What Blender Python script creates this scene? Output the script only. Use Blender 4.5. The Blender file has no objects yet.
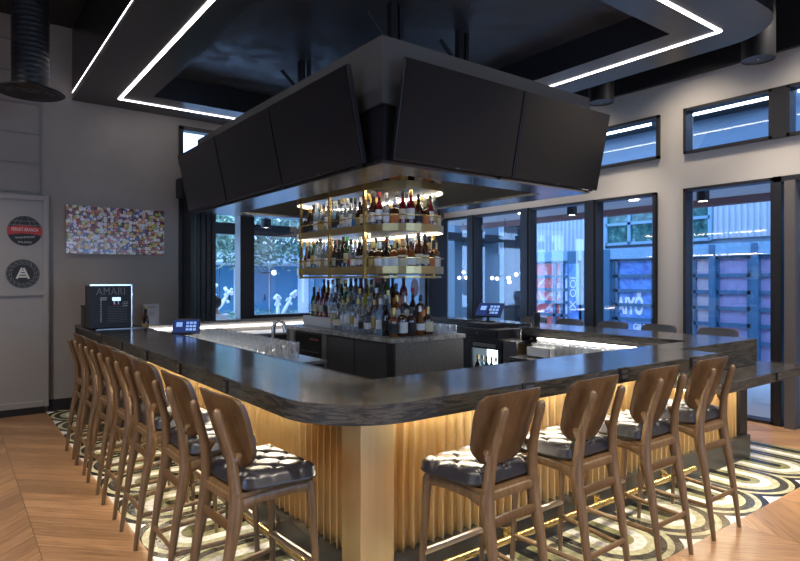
import bpy, bmesh, math, random
from math import sin, cos, pi, radians
from mathutils import Vector, Matrix
random.seed(7)
S = bpy.context.scene
COL = S.collection

# ------------------------------------------------------------------ materials
def mat(name, color=(.5, .5, .5), rough=.5, metal=0.0, emit=None, estr=0.0, coat=0.0, spec=.5):
    m = bpy.data.materials.new(name); m.use_nodes = True
    b = m.node_tree.nodes['Principled BSDF']
    b.inputs['Base Color'].default_value = (*color, 1)
    b.inputs['Roughness'].default_value = rough
    b.inputs['Metallic'].default_value = metal
    b.inputs['Coat Weight'].default_value = coat
    b.inputs['Specular IOR Level'].default_value = spec
    if emit:
        b.inputs['Emission Color'].default_value = (*emit, 1)
        b.inputs['Emission Strength'].default_value = estr
    return m

class NT:
    """small node-tree builder"""
    def __init__(s, m):
        s.m = m; s.t = m.node_tree; s.n = s.t.nodes; s.b = s.n['Principled BSDF']
    def put(s, sock, v):
        if isinstance(v, bpy.types.NodeSocket): s.t.links.new(v, sock)
        elif isinstance(v, (tuple, list)): sock.default_value = (*v, 1) if len(v) == 3 and sock.type == 'RGBA' else v
        else: sock.default_value = v
    def math(s, op, a, b=0.0, c=0.0):
        n = s.n.new('ShaderNodeMath'); n.operation = op
        s.put(n.inputs[0], a); s.put(n.inputs[1], b); s.put(n.inputs[2], c)
        return n.outputs[0]
    def pos(s):
        g = s.n.new('ShaderNodeNewGeometry'); x = s.n.new('ShaderNodeSeparateXYZ')
        s.t.links.new(g.outputs['Position'], x.inputs[0]); return x.outputs, g.outputs['Position']
    def objc(s):
        g = s.n.new('ShaderNodeTexCoord'); x = s.n.new('ShaderNodeSeparateXYZ')
        s.t.links.new(g.outputs['Object'], x.inputs[0]); return x.outputs, g.outputs['Object']
    def xyz(s, a, b, c):
        n = s.n.new('ShaderNodeCombineXYZ'); s.put(n.inputs[0], a); s.put(n.inputs[1], b); s.put(n.inputs[2], c); return n.outputs[0]
    def noise(s, vec, scale, detail=4, rough=.55, dist=0.0):
        n = s.n.new('ShaderNodeTexNoise'); s.put(n.inputs['Vector'], vec); n.inputs['Scale'].default_value = scale
        n.inputs['Detail'].default_value = detail; n.inputs['Roughness'].default_value = rough; n.inputs['Distortion'].default_value = dist
        return n.outputs['Fac']
    def white(s, vec):
        n = s.n.new('ShaderNodeTexWhiteNoise'); n.noise_dimensions = '3D'; s.put(n.inputs['Vector'], vec); return n.outputs
    def ramp(s, fac, stops, interp='LINEAR'):
        n = s.n.new('ShaderNodeValToRGB'); n.color_ramp.interpolation = interp
        e = n.color_ramp.elements
        while len(e) < len(stops): e.new(.5)
        for el, (p, c) in zip(e, stops): el.position = p; el.color = (*c, 1)
        s.put(n.inputs[0], fac); return n.outputs[0]
    def mix(s, f, a, b, blend='MIX'):
        n = s.n.new('ShaderNodeMix'); n.data_type = 'RGBA'; n.blend_type = blend
        s.put(n.inputs['Factor'], f); s.put(n.inputs['A'], a); s.put(n.inputs['B'], b); return n.outputs['Result']
    def color(s, c): s.put(s.b.inputs['Base Color'], c)
    def rough(s, r): s.put(s.b.inputs['Roughness'], r)
    def bump(s, h, strength=.2, dist=.01):
        n = s.n.new('ShaderNodeBump'); n.inputs['Strength'].default_value = strength; n.inputs['Distance'].default_value = dist
        s.put(n.inputs['Height'], h); s.t.links.new(n.outputs[0], s.b.inputs['Normal'])

def glassy(name, tint=(1, 1, 1), gloss=.1, rough=.02, body=None, amount=.0):
    """thin clear glass: mostly transparent, fresnel-mirroring, optionally with a tinted body"""
    m = bpy.data.materials.new(name); m.use_nodes = True
    t = m.node_tree; t.nodes.clear()
    o = t.nodes.new('ShaderNodeOutputMaterial'); tr = t.nodes.new('ShaderNodeBsdfTransparent'); gl = t.nodes.new('ShaderNodeBsdfGlossy')
    tr.inputs[0].default_value = (*tint, 1); gl.inputs['Roughness'].default_value = rough
    fr = t.nodes.new('ShaderNodeFresnel'); ge = t.nodes.new('ShaderNodeNewGeometry'); io = t.nodes.new('ShaderNodeMath'); io.operation = 'MULTIPLY_ADD'; io.inputs[1].default_value = -.8333; io.inputs[2].default_value = 1.5
    t.links.new(ge.outputs['Backfacing'], io.inputs[0]); t.links.new(io.outputs[0], fr.inputs[0])   # the same mirror on both faces of a thin pane
    ad = t.nodes.new('ShaderNodeMath'); ad.operation = 'ADD'; ad.use_clamp = True; ad.inputs[1].default_value = gloss
    t.links.new(fr.outputs[0], ad.inputs[0])
    base = tr.outputs[0]
    if body:
        df = t.nodes.new('ShaderNodeBsdfDiffuse'); df.inputs[0].default_value = (*body, 1)
        mx0 = t.nodes.new('ShaderNodeMixShader'); mx0.inputs[0].default_value = amount
        t.links.new(tr.outputs[0], mx0.inputs[1]); t.links.new(df.outputs[0], mx0.inputs[2]); base = mx0.outputs[0]
    mx = t.nodes.new('ShaderNodeMixShader')
    t.links.new(ad.outputs[0], mx.inputs[0]); t.links.new(base, mx.inputs[1]); t.links.new(gl.outputs[0], mx.inputs[2])
    t.links.new(mx.outputs[0], o.inputs[0]); return m

# walls
m_wall = mat('warm_grey_plaster', (.27, .25, .235), .75)
n = NT(m_wall); (x, y, z), P = n.pos()
n.color(n.ramp(n.noise(P, 2.2, 3), [(.3, (.285, .252, .222)), (.7, (.32, .285, .253))]))
n.bump(n.noise(P, 60, 3), .05)
m_wallr = mat('beige_grey_plaster', (.42, .385, .345), .75)
m_black = mat('black_paint', (.012, .012, .014), .55)
m_dark = mat('dark_bronze_metal', (.022, .022, .025), .42, .3)
m_frame = mat('window_frame_metal', (.03, .03, .034), .4, .4)
m_panelgrey = mat('grey_painted_steel', (.30, .285, .27), .55)
m_paneldark = mat('grey_steel_edge', (.22, .21, .20), .5)
m_ceil = mat('black_ceiling', (.010, .010, .012), .7)
m_soffit = mat('charcoal_satin_bulkhead', (.016, .017, .020), .30, 0, spec=.8)
m_box = mat('charcoal_fascia', (.062, .059, .057), .6)
m_under = mat('satin_dark_underside', (.24, .25, .27), .24, 1.0)
m_led = mat('white_light_strip', (1, 1, 1), .5, 0, (1.0, .93, .95), 4.5)
m_ledw = mat('warm_light_strip', (1, .9, .7), .5, 0, (1.0, .87, .66), 60.0)
m_ledc = mat('cool_light_strip', (1, 1, 1), .5, 0, (1.0, .94, .88), 5.5)
m_lamp = mat('lamp_disc', (1, 1, 1), .5, 0, (1.0, .85, .65), 14.0)
m_chrome = mat('brushed_steel', (.55, .55, .56), .3, 1)
m_brightsteel = mat('bright_steel', (.7, .7, .7), .22, 1)
m_nicheshade = mat('niche_shade_black', (.004, .004, .004), .8)  # near-black that stands in for the shade inside the island niche

# upper ceiling with a dark diamond tile pattern
m_ceiltile = mat('dark_diamond_tile_ceiling', (.03, .032, .036), .42)
n = NT(m_ceiltile); (x, y, z), P = n.pos()
a = n.math('MULTIPLY', n.math('ADD', x, y), 5.2); b = n.math('MULTIPLY', n.math('SUBTRACT', x, y), 5.2)
w = n.white(n.xyz(n.math('FLOOR', a), n.math('FLOOR', b), 0.0))
n.color(n.ramp(w[0], [(0, (.022, .023, .026)), (1, (.065, .066, .07))])); n.rough(n.ramp(w[0], [(0, (.35,) * 3), (1, (.6,) * 3)]))

# chevron wood floor
m_wood = mat('oak_chevron_floor', (.35, .22, .12), .32)
n = NT(m_wood); (x, y, z), P = n.pos()
W = .74
cx = n.math('DIVIDE', n.math('ADD', x, .32), W); k = n.math('FLOOR', cx); fx = n.math('FRACT', cx)
odd = n.math('MODULO', n.math('ABSOLUTE', k), 2.0); sg = n.math('SUBTRACT', n.math('MULTIPLY', odd, 2.0), 1.0)
v = n.math('ADD', y, n.math('MULTIPLY', n.math('MULTIPLY', sg, fx), W))
q = n.math('DIVIDE', v, .19); qi = n.math('FLOOR', q); qf = n.math('FRACT', q)
w = n.white(n.xyz(qi, k, 1.3))
along = n.math('SUBTRACT', n.math('MULTIPLY', fx, W), n.math('MULTIPLY', sg, y))
gv = n.xyz(n.math('MULTIPLY', along, .9), n.math('MULTIPLY', v, 14.0), n.math('MULTIPLY', w[0], 20.0))
g = n.noise(gv, 2.6, 6, .62, .6)
wood = n.ramp(g, [(.25, (.17, .088, .040)), (.5, (.36, .205, .105)), (.78, (.50, .315, .175))])
tone = n.ramp(w[0], [(0, (.62, .60, .58)), (1, (1.12, 1.1, 1.06))])
cc = n.mix(1.0, wood, tone, 'MULTIPLY')
edge = n.math('MINIMUM', n.math('MINIMUM', qf, n.math('SUBTRACT', 1.0, qf)), n.math('MULTIPLY', n.math('MINIMUM', fx, n.math('SUBTRACT', 1.0, fx)), 4.0))
cc = n.mix(n.math('LESS_THAN', edge, .014), cc, (.13, .075, .038))
n.color(cc); n.rough(n.ramp(g, [(0, (.28,) * 3), (1, (.42,) * 3)])); n.bump(g, .06)

# mosaic inlay: rows of concentric arches pointing away from the counter
m_mosaic = mat('arch_mosaic_inlay', (.5, .5, .5), .25)
n = NT(m_mosaic); (x, y, z), P = n.pos()
sx = n.math('SUBTRACT', y, 1.80); sy = n.math('SUBTRACT', x, .93)
west = n.math('GREATER_THAN', n.math('MULTIPLY', n.math('SUBTRACT', sx, sy), 1.0), 0.0)
def sel(a, b): # a where west else b
    return n.math('ADD', n.math('MULTIPLY', west, a), n.math('MULTIPLY', n.math('SUBTRACT', 1.0, west), b))
s_ = sel(sy, sx); p_ = sel(n.math('ADD', y, .09), n.math('ADD', x, 0.0))
PER = .6
pc = n.math('SUBTRACT', n.math('MULTIPLY', n.math('FRACT', n.math('DIVIDE', p_, PER)), PER), PER / 2)
ds = n.math('MINIMUM', n.math('SUBTRACT', s_, .34), 0.0)
r = n.math('SQRT', n.math('ADD', n.math('MULTIPLY', pc, pc), n.math('MULTIPLY', ds, ds)))
dk = (.030, .029, .028); ol = (.27, .27, .14); wh = (.86, .85, .80); be = (.52, .51, .34); gr = (.075, .072, .066)
rings = n.ramp(n.math('DIVIDE', r, .45), [(0, dk), (.09, ol), (.24, wh), (.40, be), (.53, gr), (.66, be), (.75, dk), (.86, wh)], 'CONSTANT')
tile = n.white(n.xyz(n.math('FLOOR', n.math('MULTIPLY', x, 40)), n.math('FLOOR', n.math('MULTIPLY', y, 40)), 0))
rings = n.mix(1.0, rings, n.ramp(n.noise(P, 26, 4), [(.2, (.55, .55, .55)), (.7, (1.1, 1.1, 1.1))]), 'MULTIPLY')
n.color(n.mix(.25, rings, n.ramp(tile[0], [(0, (.05, .05, .05)), (1, (.8, .8, .75))]), 'SOFT_LIGHT'))

# dark veined stone of the counter
m_stone = mat('dark_veined_stone', (.05, .05, .055), .14, 0, coat=.4, spec=1.0)
m_stone.node_tree.nodes['Principled BSDF'].inputs['Coat Roughness'].default_value = .12
n = NT(m_stone); (x, y, z), P = n.pos()
vs = n.xyz(n.math('MULTIPLY', x, 1.6), n.math('MULTIPLY', y, 1.6), n.math('MULTIPLY', z, 14.0))
wv = n.noise(vs, 2.4, 8, .68, 1.6)
n.color(n.ramp(wv, [(.30, (.010, .011, .012)), (.46, (.026, .026, .025)), (.56, (.085, .074, .058)), (.63, (.030, .029, .028)), (.75, (.06, .058, .054))]))
gn = n.n.new('ShaderNodeNewGeometry'); gs = n.n.new('ShaderNodeSeparateXYZ'); n.t.links.new(gn.outputs['Normal'], gs.inputs[0])
up_f = n.math('GREATER_THAN', gs.outputs[2], .6)          # polished top, honed edges
n.rough(n.math('ADD', n.math('MULTIPLY', n.math('SUBTRACT', 1.0, up_f), .34), n.ramp(n.noise(vs, 2.0, 2, .5), [(.3, (.15,) * 3), (.7, (.24,) * 3)])))
n.put(n.b.inputs['Specular IOR Level'], n.math('ADD', .3, n.math('MULTIPLY', up_f, .7)))
n.put(n.b.inputs['Coat Weight'], n.math('MULTIPLY', up_f, .5))
m_granite = mat('grey_granite_top', (.3, .3, .28), .25)
n = NT(m_granite); (x, y, z), P = n.pos()
n.color(n.ramp(n.noise(P, 14, 6, .7, .5), [(.3, (.13, .13, .12)), (.5, (.30, .29, .26)), (.7, (.5, .48, .44))]))
m_hammer = mat('hammered_grey_metal', (.20, .195, .19), .45, .7)
n = NT(m_hammer); (x, y, z), P = n.pos()
n.color(n.ramp(n.noise(P, 110, 3, .7), [(.35, (.14, .137, .133)), (.65, (.30, .295, .285))]))
m_gold = mat('brushed_gold', (.66, .46, .19), .34, .75)
n = NT(m_gold); (x, y, z), P = n.pos()
n.color(n.ramp(n.noise(n.xyz(n.math('MULTIPLY', x, 40.0), n.math('MULTIPLY', y, 40.0), n.math('MULTIPLY', z, .6)), 2.0, 3), [(.3, (.68, .50, .25)), (.7, (.72, .54, .28))]))
m_brass = mat('polished_brass', (.75, .55, .23), .24, .9)
m_brassdull = mat('satin_brass_band', (.62, .47, .22), .36, .85)
m_toe = mat('dark_steel_kick', (.10, .10, .11), .3, .8)
# stool materials
def woodmat(name, c0, c1, rough=.38):
    m = mat(name, c0, rough); n = NT(m); (x, y, z), P = n.objc()
    g = n.noise(n.xyz(n.math('MULTIPLY', x, 22.0), n.math('MULTIPLY', y, 22.0), n.math('MULTIPLY', z, 2.0)), 2.0, 5, .6, .4)
    n.color(n.ramp(g, [(.3, c0), (.7, c1)])); return m
m_walnut = woodmat('walnut_leg_wood', (.105, .058, .024), (.195, .116, .052))
m_walnutd = woodmat('walnut_back_veneer', (.072, .037, .014), (.130, .070, .027), .33)
m_leather = mat('charcoal_leather', (.020, .019, .024), .33, 0, spec=.7)
m_leatherb = mat('grey_leather_pad', (.06, .06, .066), .36)
m_cap = mat('steel_foot_cap', (.6, .55, .48), .28, 1)
m_screen = mat('dark_screen_glass', (.007, .0075, .010), .23, 0, spec=.45)
m_tvbez = mat('screen_bezel', (.01, .01, .011), .35)
m_white = mat('white_paint', (.75, .75, .73), .5)
m_cream = mat('cream_card', (.75, .68, .5), .6)
m_pane = glassy('window_glass', (.93, .96, 1), .03)
m_glass = glassy('drinking_glass', (.93, .95, .96), .16, .03, (.9, .92, .95), .22)
m_acryl = glassy('acrylic_plate', (.9, .9, .93), .10, .05, (.62, .62, .68), .8)

# ------------------------------------------------------------------ mesh helpers
def B(): return bmesh.new()
def box(bm, x0, x1, y0, y1, z0, z1, M=None, bev=0.0):
    vs = [bm.verts.new((x, y, z)) for z in (z0, z1) for y in (y0, y1) for x in (x0, x1)]
    f = [(0, 2, 3, 1), (4, 5, 7, 6), (0, 1, 5, 4), (2, 6, 7, 3), (0, 4, 6, 2), (1, 3, 7, 5)]
    fs = [bm.faces.new([vs[i] for i in q]) for q in f]
    if bev:
        es = list({e for q in fs for e in q.edges})
        r = bmesh.ops.bevel(bm, geom=es, offset=bev, segments=2, affect='EDGES', profile=.5)
        vs = list({v for q in r['faces'] for v in q.verts} | {v for v in vs if v.is_valid})
    if M is not None: bmesh.ops.transform(bm, matrix=M, verts=[v for v in vs if v.is_valid])
    return bm
def prism(bm, poly, z0, z1, bev=0.0):
    lo = [bm.verts.new((p[0], p[1], z0)) for p in poly]; hi = [bm.verts.new((p[0], p[1], z1)) for p in poly]
    n = len(poly); fl = bm.faces.new(list(reversed(lo))); fh = bm.faces.new(hi)
    for i in range(n): bm.faces.new((lo[i], lo[(i + 1) % n], hi[(i + 1) % n], hi[i]))
    if bev: bmesh.ops.bevel(bm, geom=list(fh.edges) + list(fl.edges), offset=bev, segments=2, affect='EDGES', profile=.5)
    return bm
def tube(bm, pts, rad, seg=10, sq=1.0, flat=None):
    """swept rounded bar along pts; rad a number or list; sq scales the second axis"""
    pts = [Vector(p) for p in pts]; n = len(pts)
    if not isinstance(rad, (list, tuple)): rad = [rad] * n
    rings = []; up = Vector(flat) if flat else None
    for i, p in enumerate(pts):
        t = (pts[min(i + 1, n - 1)] - pts[max(i - 1, 0)]).normalized()
        if up is None: up = Vector((1, 0, 0)) if abs(t.x) < .8 else Vector((0, 0, 1))
        a = (up - t * up.dot(t)).normalized(); b = t.cross(a)
        rings.append([bm.verts.new(p + a * (rad[i] * cos(2 * pi * j / seg)) + b * (rad[i] * sq * sin(2 * pi * j / seg))) for j in range(seg)])
    for r0, r1 in zip(rings, rings[1:]):
        for j in range(seg): bm.faces.new((r0[j], r0[(j + 1) % seg], r1[(j + 1) % seg], r1[j]))
    bm.faces.new(list(reversed(rings[0]))); bm.faces.new(rings[-1]); return bm
def lathe(bm, prof, seg=16, c=(0, 0, 0), cap=True):
    rings = []
    for r, z in prof:
        rings.append([bm.verts.new((c[0] + r * cos(2 * pi * j / seg), c[1] + r * sin(2 * pi * j / seg), c[2] + z)) for j in range(seg)])
    for r0, r1 in zip(rings, rings[1:]):
        for j in range(seg): bm.faces.new((r0[j], r0[(j + 1) % seg], r1[(j + 1) % seg], r1[j]))
    if cap: bm.faces.new(list(reversed(rings[0]))); bm.faces.new(rings[-1])
    return bm
def ball(bm, c, r, sub=2, s=(1, 1, 1)):
    bmesh.ops.create_icosphere(bm, subdivisions=sub, radius=r, matrix=Matrix.Translation(c) @ Matrix.Diagonal((*s, 1))); return bm
def obj(name, bm, m, parent=None, smooth=False):
    bmesh.ops.recalc_face_normals(bm, faces=bm.faces)
    me = bpy.data.meshes.new(name); bm.to_mesh(me); bm.free()
    if smooth:
        me.polygons.foreach_set('use_smooth', [True] * len(me.polygons))
        if smooth != 'all': me.set_sharp_from_angle(angle=radians(38))
    if m: me.materials.append(m)
    o = bpy.data.objects.new(name, me); COL.objects.link(o)
    if parent: o.parent = parent
    return o
def tag(o, label, cat, group=None):
    o['label'] = label; o['category'] = cat
    if group: o['group'] = group
    return o
def thing(name, label, cat, loc=(0, 0, 0), rz=0.0, group=None):
    o = bpy.data.objects.new(name, None); COL.objects.link(o); o.location = loc; o.rotation_euler = (0, 0, rz)
    o.empty_display_size = .1
    return tag(o, label, cat, group)
def struct(name, bm, m, parent=None, smooth=False):
    o = obj(name, bm, m, parent, smooth)
    if not parent: o['kind'] = 'structure'
    return o
def sempty(name):
    o = bpy.data.objects.new(name, None); COL.objects.link(o); o['kind'] = 'structure'; return o
def dup(root, loc, rz=0.0, label=None, group=None):
    r = root.copy(); COL.objects.link(r); r.location = loc; r.rotation_euler = (0, 0, rz)
    if label: r['label'] = label
    if group: r['group'] = group
    for ch in list(root.children):
        c = ch.copy(); COL.objects.link(c); c.parent = r
        for g in list(ch.children):
            d = g.copy(); COL.objects.link(d); d.parent = c
    return r
def text(name, s, size, m, parent, M, ext=.002, sx=1.0, sp=1.0, align='CENTER', bold=0.0):
    cu = bpy.data.curves.new(name, 'FONT'); cu.body = s; cu.size = size; cu.extrude = ext; cu.align_x = align; cu.align_y = 'CENTER'; cu.space_character = sp; cu.offset = bold
    t = bpy.data.objects.new(name, cu); COL.objects.link(t)
    dg = bpy.context.evaluated_depsgraph_get(); me = bpy.data.meshes.new_from_object(t.evaluated_get(dg))
    bpy.data.objects.remove(t); bpy.data.curves.remove(cu)
    me.transform(M @ Matrix.Diagonal((sx, 1, 1, 1))); me.name = name; me.materials.clear(); me.materials.append(m)
    o = bpy.data.objects.new(name, me); COL.objects.link(o)
    if parent: o.parent = parent
    return o
FACE_Y = lambda x, y, z: Matrix.Translation((x, y, z)) @ Matrix.Rotation(pi / 2, 4, 'X')              # text seen from -y
FACE_X = lambda x, y, z: Matrix.Translation((x, y, z)) @ Matrix.Rotation(-pi / 2, 4, 'Z') @ Matrix.Rotation(pi / 2, 4, 'X')   # text seen from -x
ORD = ['first', 'second', 'third', 'fourth', 'fifth', 'sixth', 'seventh', 'eighth', 'ninth', 'tenth', 'eleventh', 'twelfth', 'thirteenth', 'fourteenth', 'fifteenth', 'sixteenth', 'seventeenth', 'eighteenth', 'nineteenth', 'twentieth']
TENS = {2: ('twenty', 'twentieth'), 3: ('thirty', 'thirtieth'), 4: ('forty', 'fortieth'), 5: ('fifty', 'fiftieth')}
def ordn(i):
    if i < 20: return ORD[i]
    k = i + 1; t, u = divmod(k, 10)
    return TENS[t][1] if u == 0 else TENS[t][0] + '-' + ORD[u - 1]
def proj(x, y): # image column of a floor point, for ordering labels
    d = .603 * x + .797 * y; return (.797 * x - .603 * y) / d

# ------------------------------------------------------------------ the room
XL, XR, YN, YF, ZC = -4.0, 7.3, -4.0, 8.4, 4.75
bm = B()
def quad(bm, x0, x1, y0, y1, z, mi):
    f = bm.faces.new([bm.verts.new(p) for p in ((x0, y0, z), (x1, y0, z), (x1, y1, z), (x0, y1, z))]); f.material_index = mi
quad(bm, XL, .93, YN, YF, 0, 0); quad(bm, .93, XR + .2, YN, 1.80, 0, 0)
quad(bm, .93, 6.4, 1.80, YF, 0, 1); quad(bm, 6.4, XR + .2, 1.80, YF, 0, 0)
fl = struct('floor', bm, m_wood); fl.data.materials.append(m_mosaic)
struct('ceiling', box(B(), XL, XR + .2, YN, YF + .2, ZC, ZC + .1), m_ceil)
# wall_left: the picture wall (y = YF) with the garden opening
bm = B()
box(bm, XL, 2.515, YF, YF + .2, 0, ZC)
box(bm, 2.515, 7.5, YF, YF + .2, 0, 1.03)
box(bm, 2.515, 7.5, YF, YF + .2, 2.76, 3.2); box(bm, 2.515, 7.5, YF, YF + .2, 3.74, ZC)
box(bm, 6.95, 7.5, YF, YF + .2, 1.03, 3.74); 
struct('wall_left', bm, m_wall)
bm = B()
box(bm, XR, XR + .2, YN, 1.4, 0, ZC); box(bm, XR, XR + .2, 1.4, YF, 2.74, 3.2); box(bm, XR, XR + .2, 1.4, YF, 3.72, ZC)
box(bm, XR, XR + .2, 3.76, 4.12, 0, 2.74); box(bm, XR, XR + .2, 3.76, 4.08, 3.2, 3.72)
box(bm, XR, XR + .2, 6.0, YF, 3.2, 3.72)
struct('wall_right', bm, m_wallr)
bm = B(); box(bm, XL - .2, XL, YN, YF + .2, 0, .4); box(bm, XL - .2, XL, YN, YF + .2, 2.9, ZC)
box(bm, XL - .2, XL, YN, -.5, .4, 2.9); box(bm, XL - .2, XL, 2.0, YF + .2, .4, 2.9); struct('wall_rear', bm, m_wall)
bm = B(); box(bm, XL, XR + .2, YN - .2, YN, 0, .4); box(bm, XL, XR + .2, YN - .2, YN, 2.9, ZC)
box(bm, XL, 1.0, YN - .2, YN, .4, 2.9); box(bm, 4.5, XR + .2, YN - .2, YN, .4, 2.9); struct('wall_near', bm, m_wall)
struct('baseboard_left', box(B(), .95, 2.5, YF - .02, YF, 0, .14), m_black)
bm = B(); box(bm, XR - .06, XR, YN, YF, 4.12, ZC); struct('trim_1', bm, m_dark)
# thin ledges of the panelling above the sliding panel
for i, zz in enumerate((2.66, 3.0, 3.36, 3.72, 4.08, 4.44)):
    struct('trim_%d' % (i + 2), box(B(), XL, .88, YF - .018, YF, zz, zz + .018), m_paneldark)
struct('trim_8', box(B(), .87, .90, YF - .022, YF, 0.0, 4.6), m_paneldark)

# bulkhead ring over the counter with light lines; corners rounded like the counter's
def rounded(x0, x1, y0, y1, rnear, seg=10):
    pts = [(x0, y1)]
    pts += [(x0 + rnear[0] - rnear[0] * cos(a), y0 + rnear[0] - rnear[0] * sin(a)) for a in [pi / 2 * i / seg for i in range(seg + 1)]] if rnear[0] else [(x0, y0)]
    pts += [(x1 - rnear[1] + rnear[1] * sin(a), y0 + rnear[1] - rnear[1] * cos(a)) for a in [pi / 2 * i / seg for i in range(seg + 1)]] if rnear[1] else [(x1, y0)]
    return pts + [(x1, y1)]
ZS = 3.85
SX0, SX1, SY0, SY1 = 1.21, 5.95, 2.08, 8.38
IX0, IX1, IY0, IY1 = 1.98, 5.24, 2.84, 7.62
def ring(bm, outer, inner, z0, z1):
    """closed ring prism between two CCW loops given as polygons (outer with a hole)"""
    for z in (z0, z1):
        vo = [bm.verts.new((p[0], p[1], z)) for p in outer]; vi = [bm.verts.new((p[0], p[1], z)) for p in inner]
        eo = [bm.edges.new((vo[i], vo[(i + 1) % len(vo)])) for i in range(len(vo))]; ei = [bm.edges.new((vi[i], vi[(i + 1) % len(vi)])) for i in range(len(vi))]
        bmesh.ops.triangle_fill(bm, edges=eo + ei, use_beauty=True)
    for loop in (outer, inner):
        n_ = len(loop)
        for i in range(n_):
            a, b = loop[i], loop[(i + 1) % n_]
            bm.faces.new([bm.verts.new(p) for p in ((a[0], a[1], z0), (b[0], b[1], z0), (b[0], b[1], z1), (a[0], a[1], z1))])
    bmesh.ops.remove_doubles(bm, verts=bm.verts, dist=1e-5); return bm
bulk = sempty('trim_9')
bm = ring(B(), rounded(SX0, SX1, SY0, SY1, (.5, .55)), [(IX0, IY0), (IX1, IY0), (IX1, IY1), (IX0, IY1)], ZS, ZC - .02)
obj('bulkhead', bm, m_soffit, bulk)
struct('ceiling.001', box(B(), IX0, IX1, IY0, IY1, 4.14, 4.2), m_ceiltile)
LX0, LX1, LY0, LY1 = 1.67, 5.54, 2.53, 7.97
for nm, q in (('far', (LX0, LX1, LY1 - .016, LY1 + .016)), ('near', (LX0, LX1, LY0 - .018, LY0 + .018)), ('a', (LX0 - .018, LX0 + .018, LY0, LY1)), ('b', (LX1 - .018, LX1 + .018, LY0, LY1))):
    obj('light_line', box(B(), *q, ZS - .006, ZS + .01), m_led, bulk)
obj('light_line', box(B(), SX0 - .003, SX0 + .005, SY0 + .6, SY1 - .02, ZS + .086, ZS + .094), m_led, bulk)

# ------------------------------------------------------------------ windows and doors
def window_y(name, x0, x1, z0, z1, y=YF):     # in wall_left
    w = sempty(name); bm = B(); t = .055
    for q in ((x0, x0 + t, z0, z1), (x1 - t, x1, z0, z1), (x0, x1, z0, z0 + t), (x0, x1, z1 - t, z1)): box(bm, q[0], q[1], y - .04, y + .12, q[2], q[3])
    obj('window_frame', bm, m_frame, w); obj('pane', box(B(), x0 + t, x1 - t, y + .045, y + .05, z0 + t, z1 - t), m_pane, w); return w
def disc_y(bm, cx, cz, r, y, t=.002, seg=28):
    lo = [bm.verts.new((cx + r * .55 * cos(2 * pi * i / seg), y, cz + r * sin(2 * pi * i / seg))) for i in range(seg)]; hi = [bm.verts.new((v.co.x, y - t, v.co.z)) for v in lo]
    bm.faces.new(lo); bm.faces.new(hi)
    for i in range(seg): bm.faces.new((lo[i], lo[(i + 1) % seg], hi[(i + 1) % seg], hi[i]))
    return bm
def window_x(name, y0, y1, z0, z1, x=XR, t=.035, rev=None):
    w = sempty(name); bm = B()
    for q in ((y0, y0 + t, z0, z1), (y1 - t, y1, z0, z1), (y0, y1, z0, z0 + t), (y0, y1, z1 - t, z1)): box(bm, x - .05, x + .12, q[0], q[1], q[2], q[3])
    obj('window_frame', bm, m_frame, w); obj('pane', box(B(), x + .045, x + .05, y0 + t, y1 - t, z0 + t, z1 - t), m_pane, w); return w
window_x('window_1', 7.595, 8.38, .0, 2.74); window_x('window_2', 6.37, 7.47, .0, 2.74)
window_x('window_3', 5.165, 6.245, .0, 2.74); window_x('window_4', 4.13, 5.035, .0, 2.74)
window_x('window_5', 2.74, 3.76, .0, 2.74)
for i, (a, b) in enumerate(((7.47, 7.595), (6.245, 6.37), (5.035, 5.165))):
    struct('trim_%d' % (10 + i), box(B(), XR - .07, XR + .14, a, b, 0, 2.74), m_dark)
window_x('window_6', 4.08, 6.0, 3.17, 3.73); window_x('window_7', 2.76, 3.76, 3.17, 3.73); window_x('window_8', 1.45, 2.62, 3.17, 3.73)
struct('trim_13', box(B(), XR - .05, XR + .12, 2.62, 2.76, 3.17, 3.73), m_dark)
window_y('window_9', 3.55, 5.90, 1.03, 2.76); wd = window_y('window_10', 6.05, 6.95, 1.03, 2.76)
window_y('window_11', 2.515, 4.3, 3.2, 3.74); window_y('window_12', 4.3, 6.1, 3.2, 3.74)
obj('window_decal', disc_y(B(), 6.72, 1.47, .17, YF + .043), mat('violet_grey_decal', (.20, .20, .30), .6), wd)
struct('trim_14', box(B(), 3.38, 3.55, YF - .06, YF + .14, 1.03, 2.76), m_dark)
struct('trim_15', box(B(), 5.90, 6.05, YF - .06, YF + .14, 1.03, 2.76), m_dark)
struct('trim_16', box(B(), 2.515, 6.95, YF - .12, YF + .16, .995, 1.035), m_panelgrey)
struct('trim_17', box(B(), 6.93, 7.3, YF - .10, YF + .02, 0, 3.2), m_dark)
# door_1: dark panelled door beside the last window
d = sempty('door_1'); bm = B()
box(bm, XR - .07, XR + .13, 1.40, 2.74, 2.68, 2.74); box(bm, XR - .07, XR + .13, 2.66, 2.74, 0, 2.74)
obj('door_frame', bm, m_dark, d)
obj('door_panel', box(B(), XR - .02, XR + .05, 1.45, 2.48, .0, 2.68), mat('dark_taupe_door', (.075, .068, .064), .5), d)
obj('door_jamb', box(B(), XR - .10, XR + .05, 2.52, 2.62, .0, 2.68), mat('taupe_jamb', (.10, .09, .085), .5), d)
obj('door_handle', box(B(), XR - .09, XR - .05, 1.6, 2.42, 1.03, 1.08, bev=.006), mat('wood_pull', (.28, .19, .10), .5), d)
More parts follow.
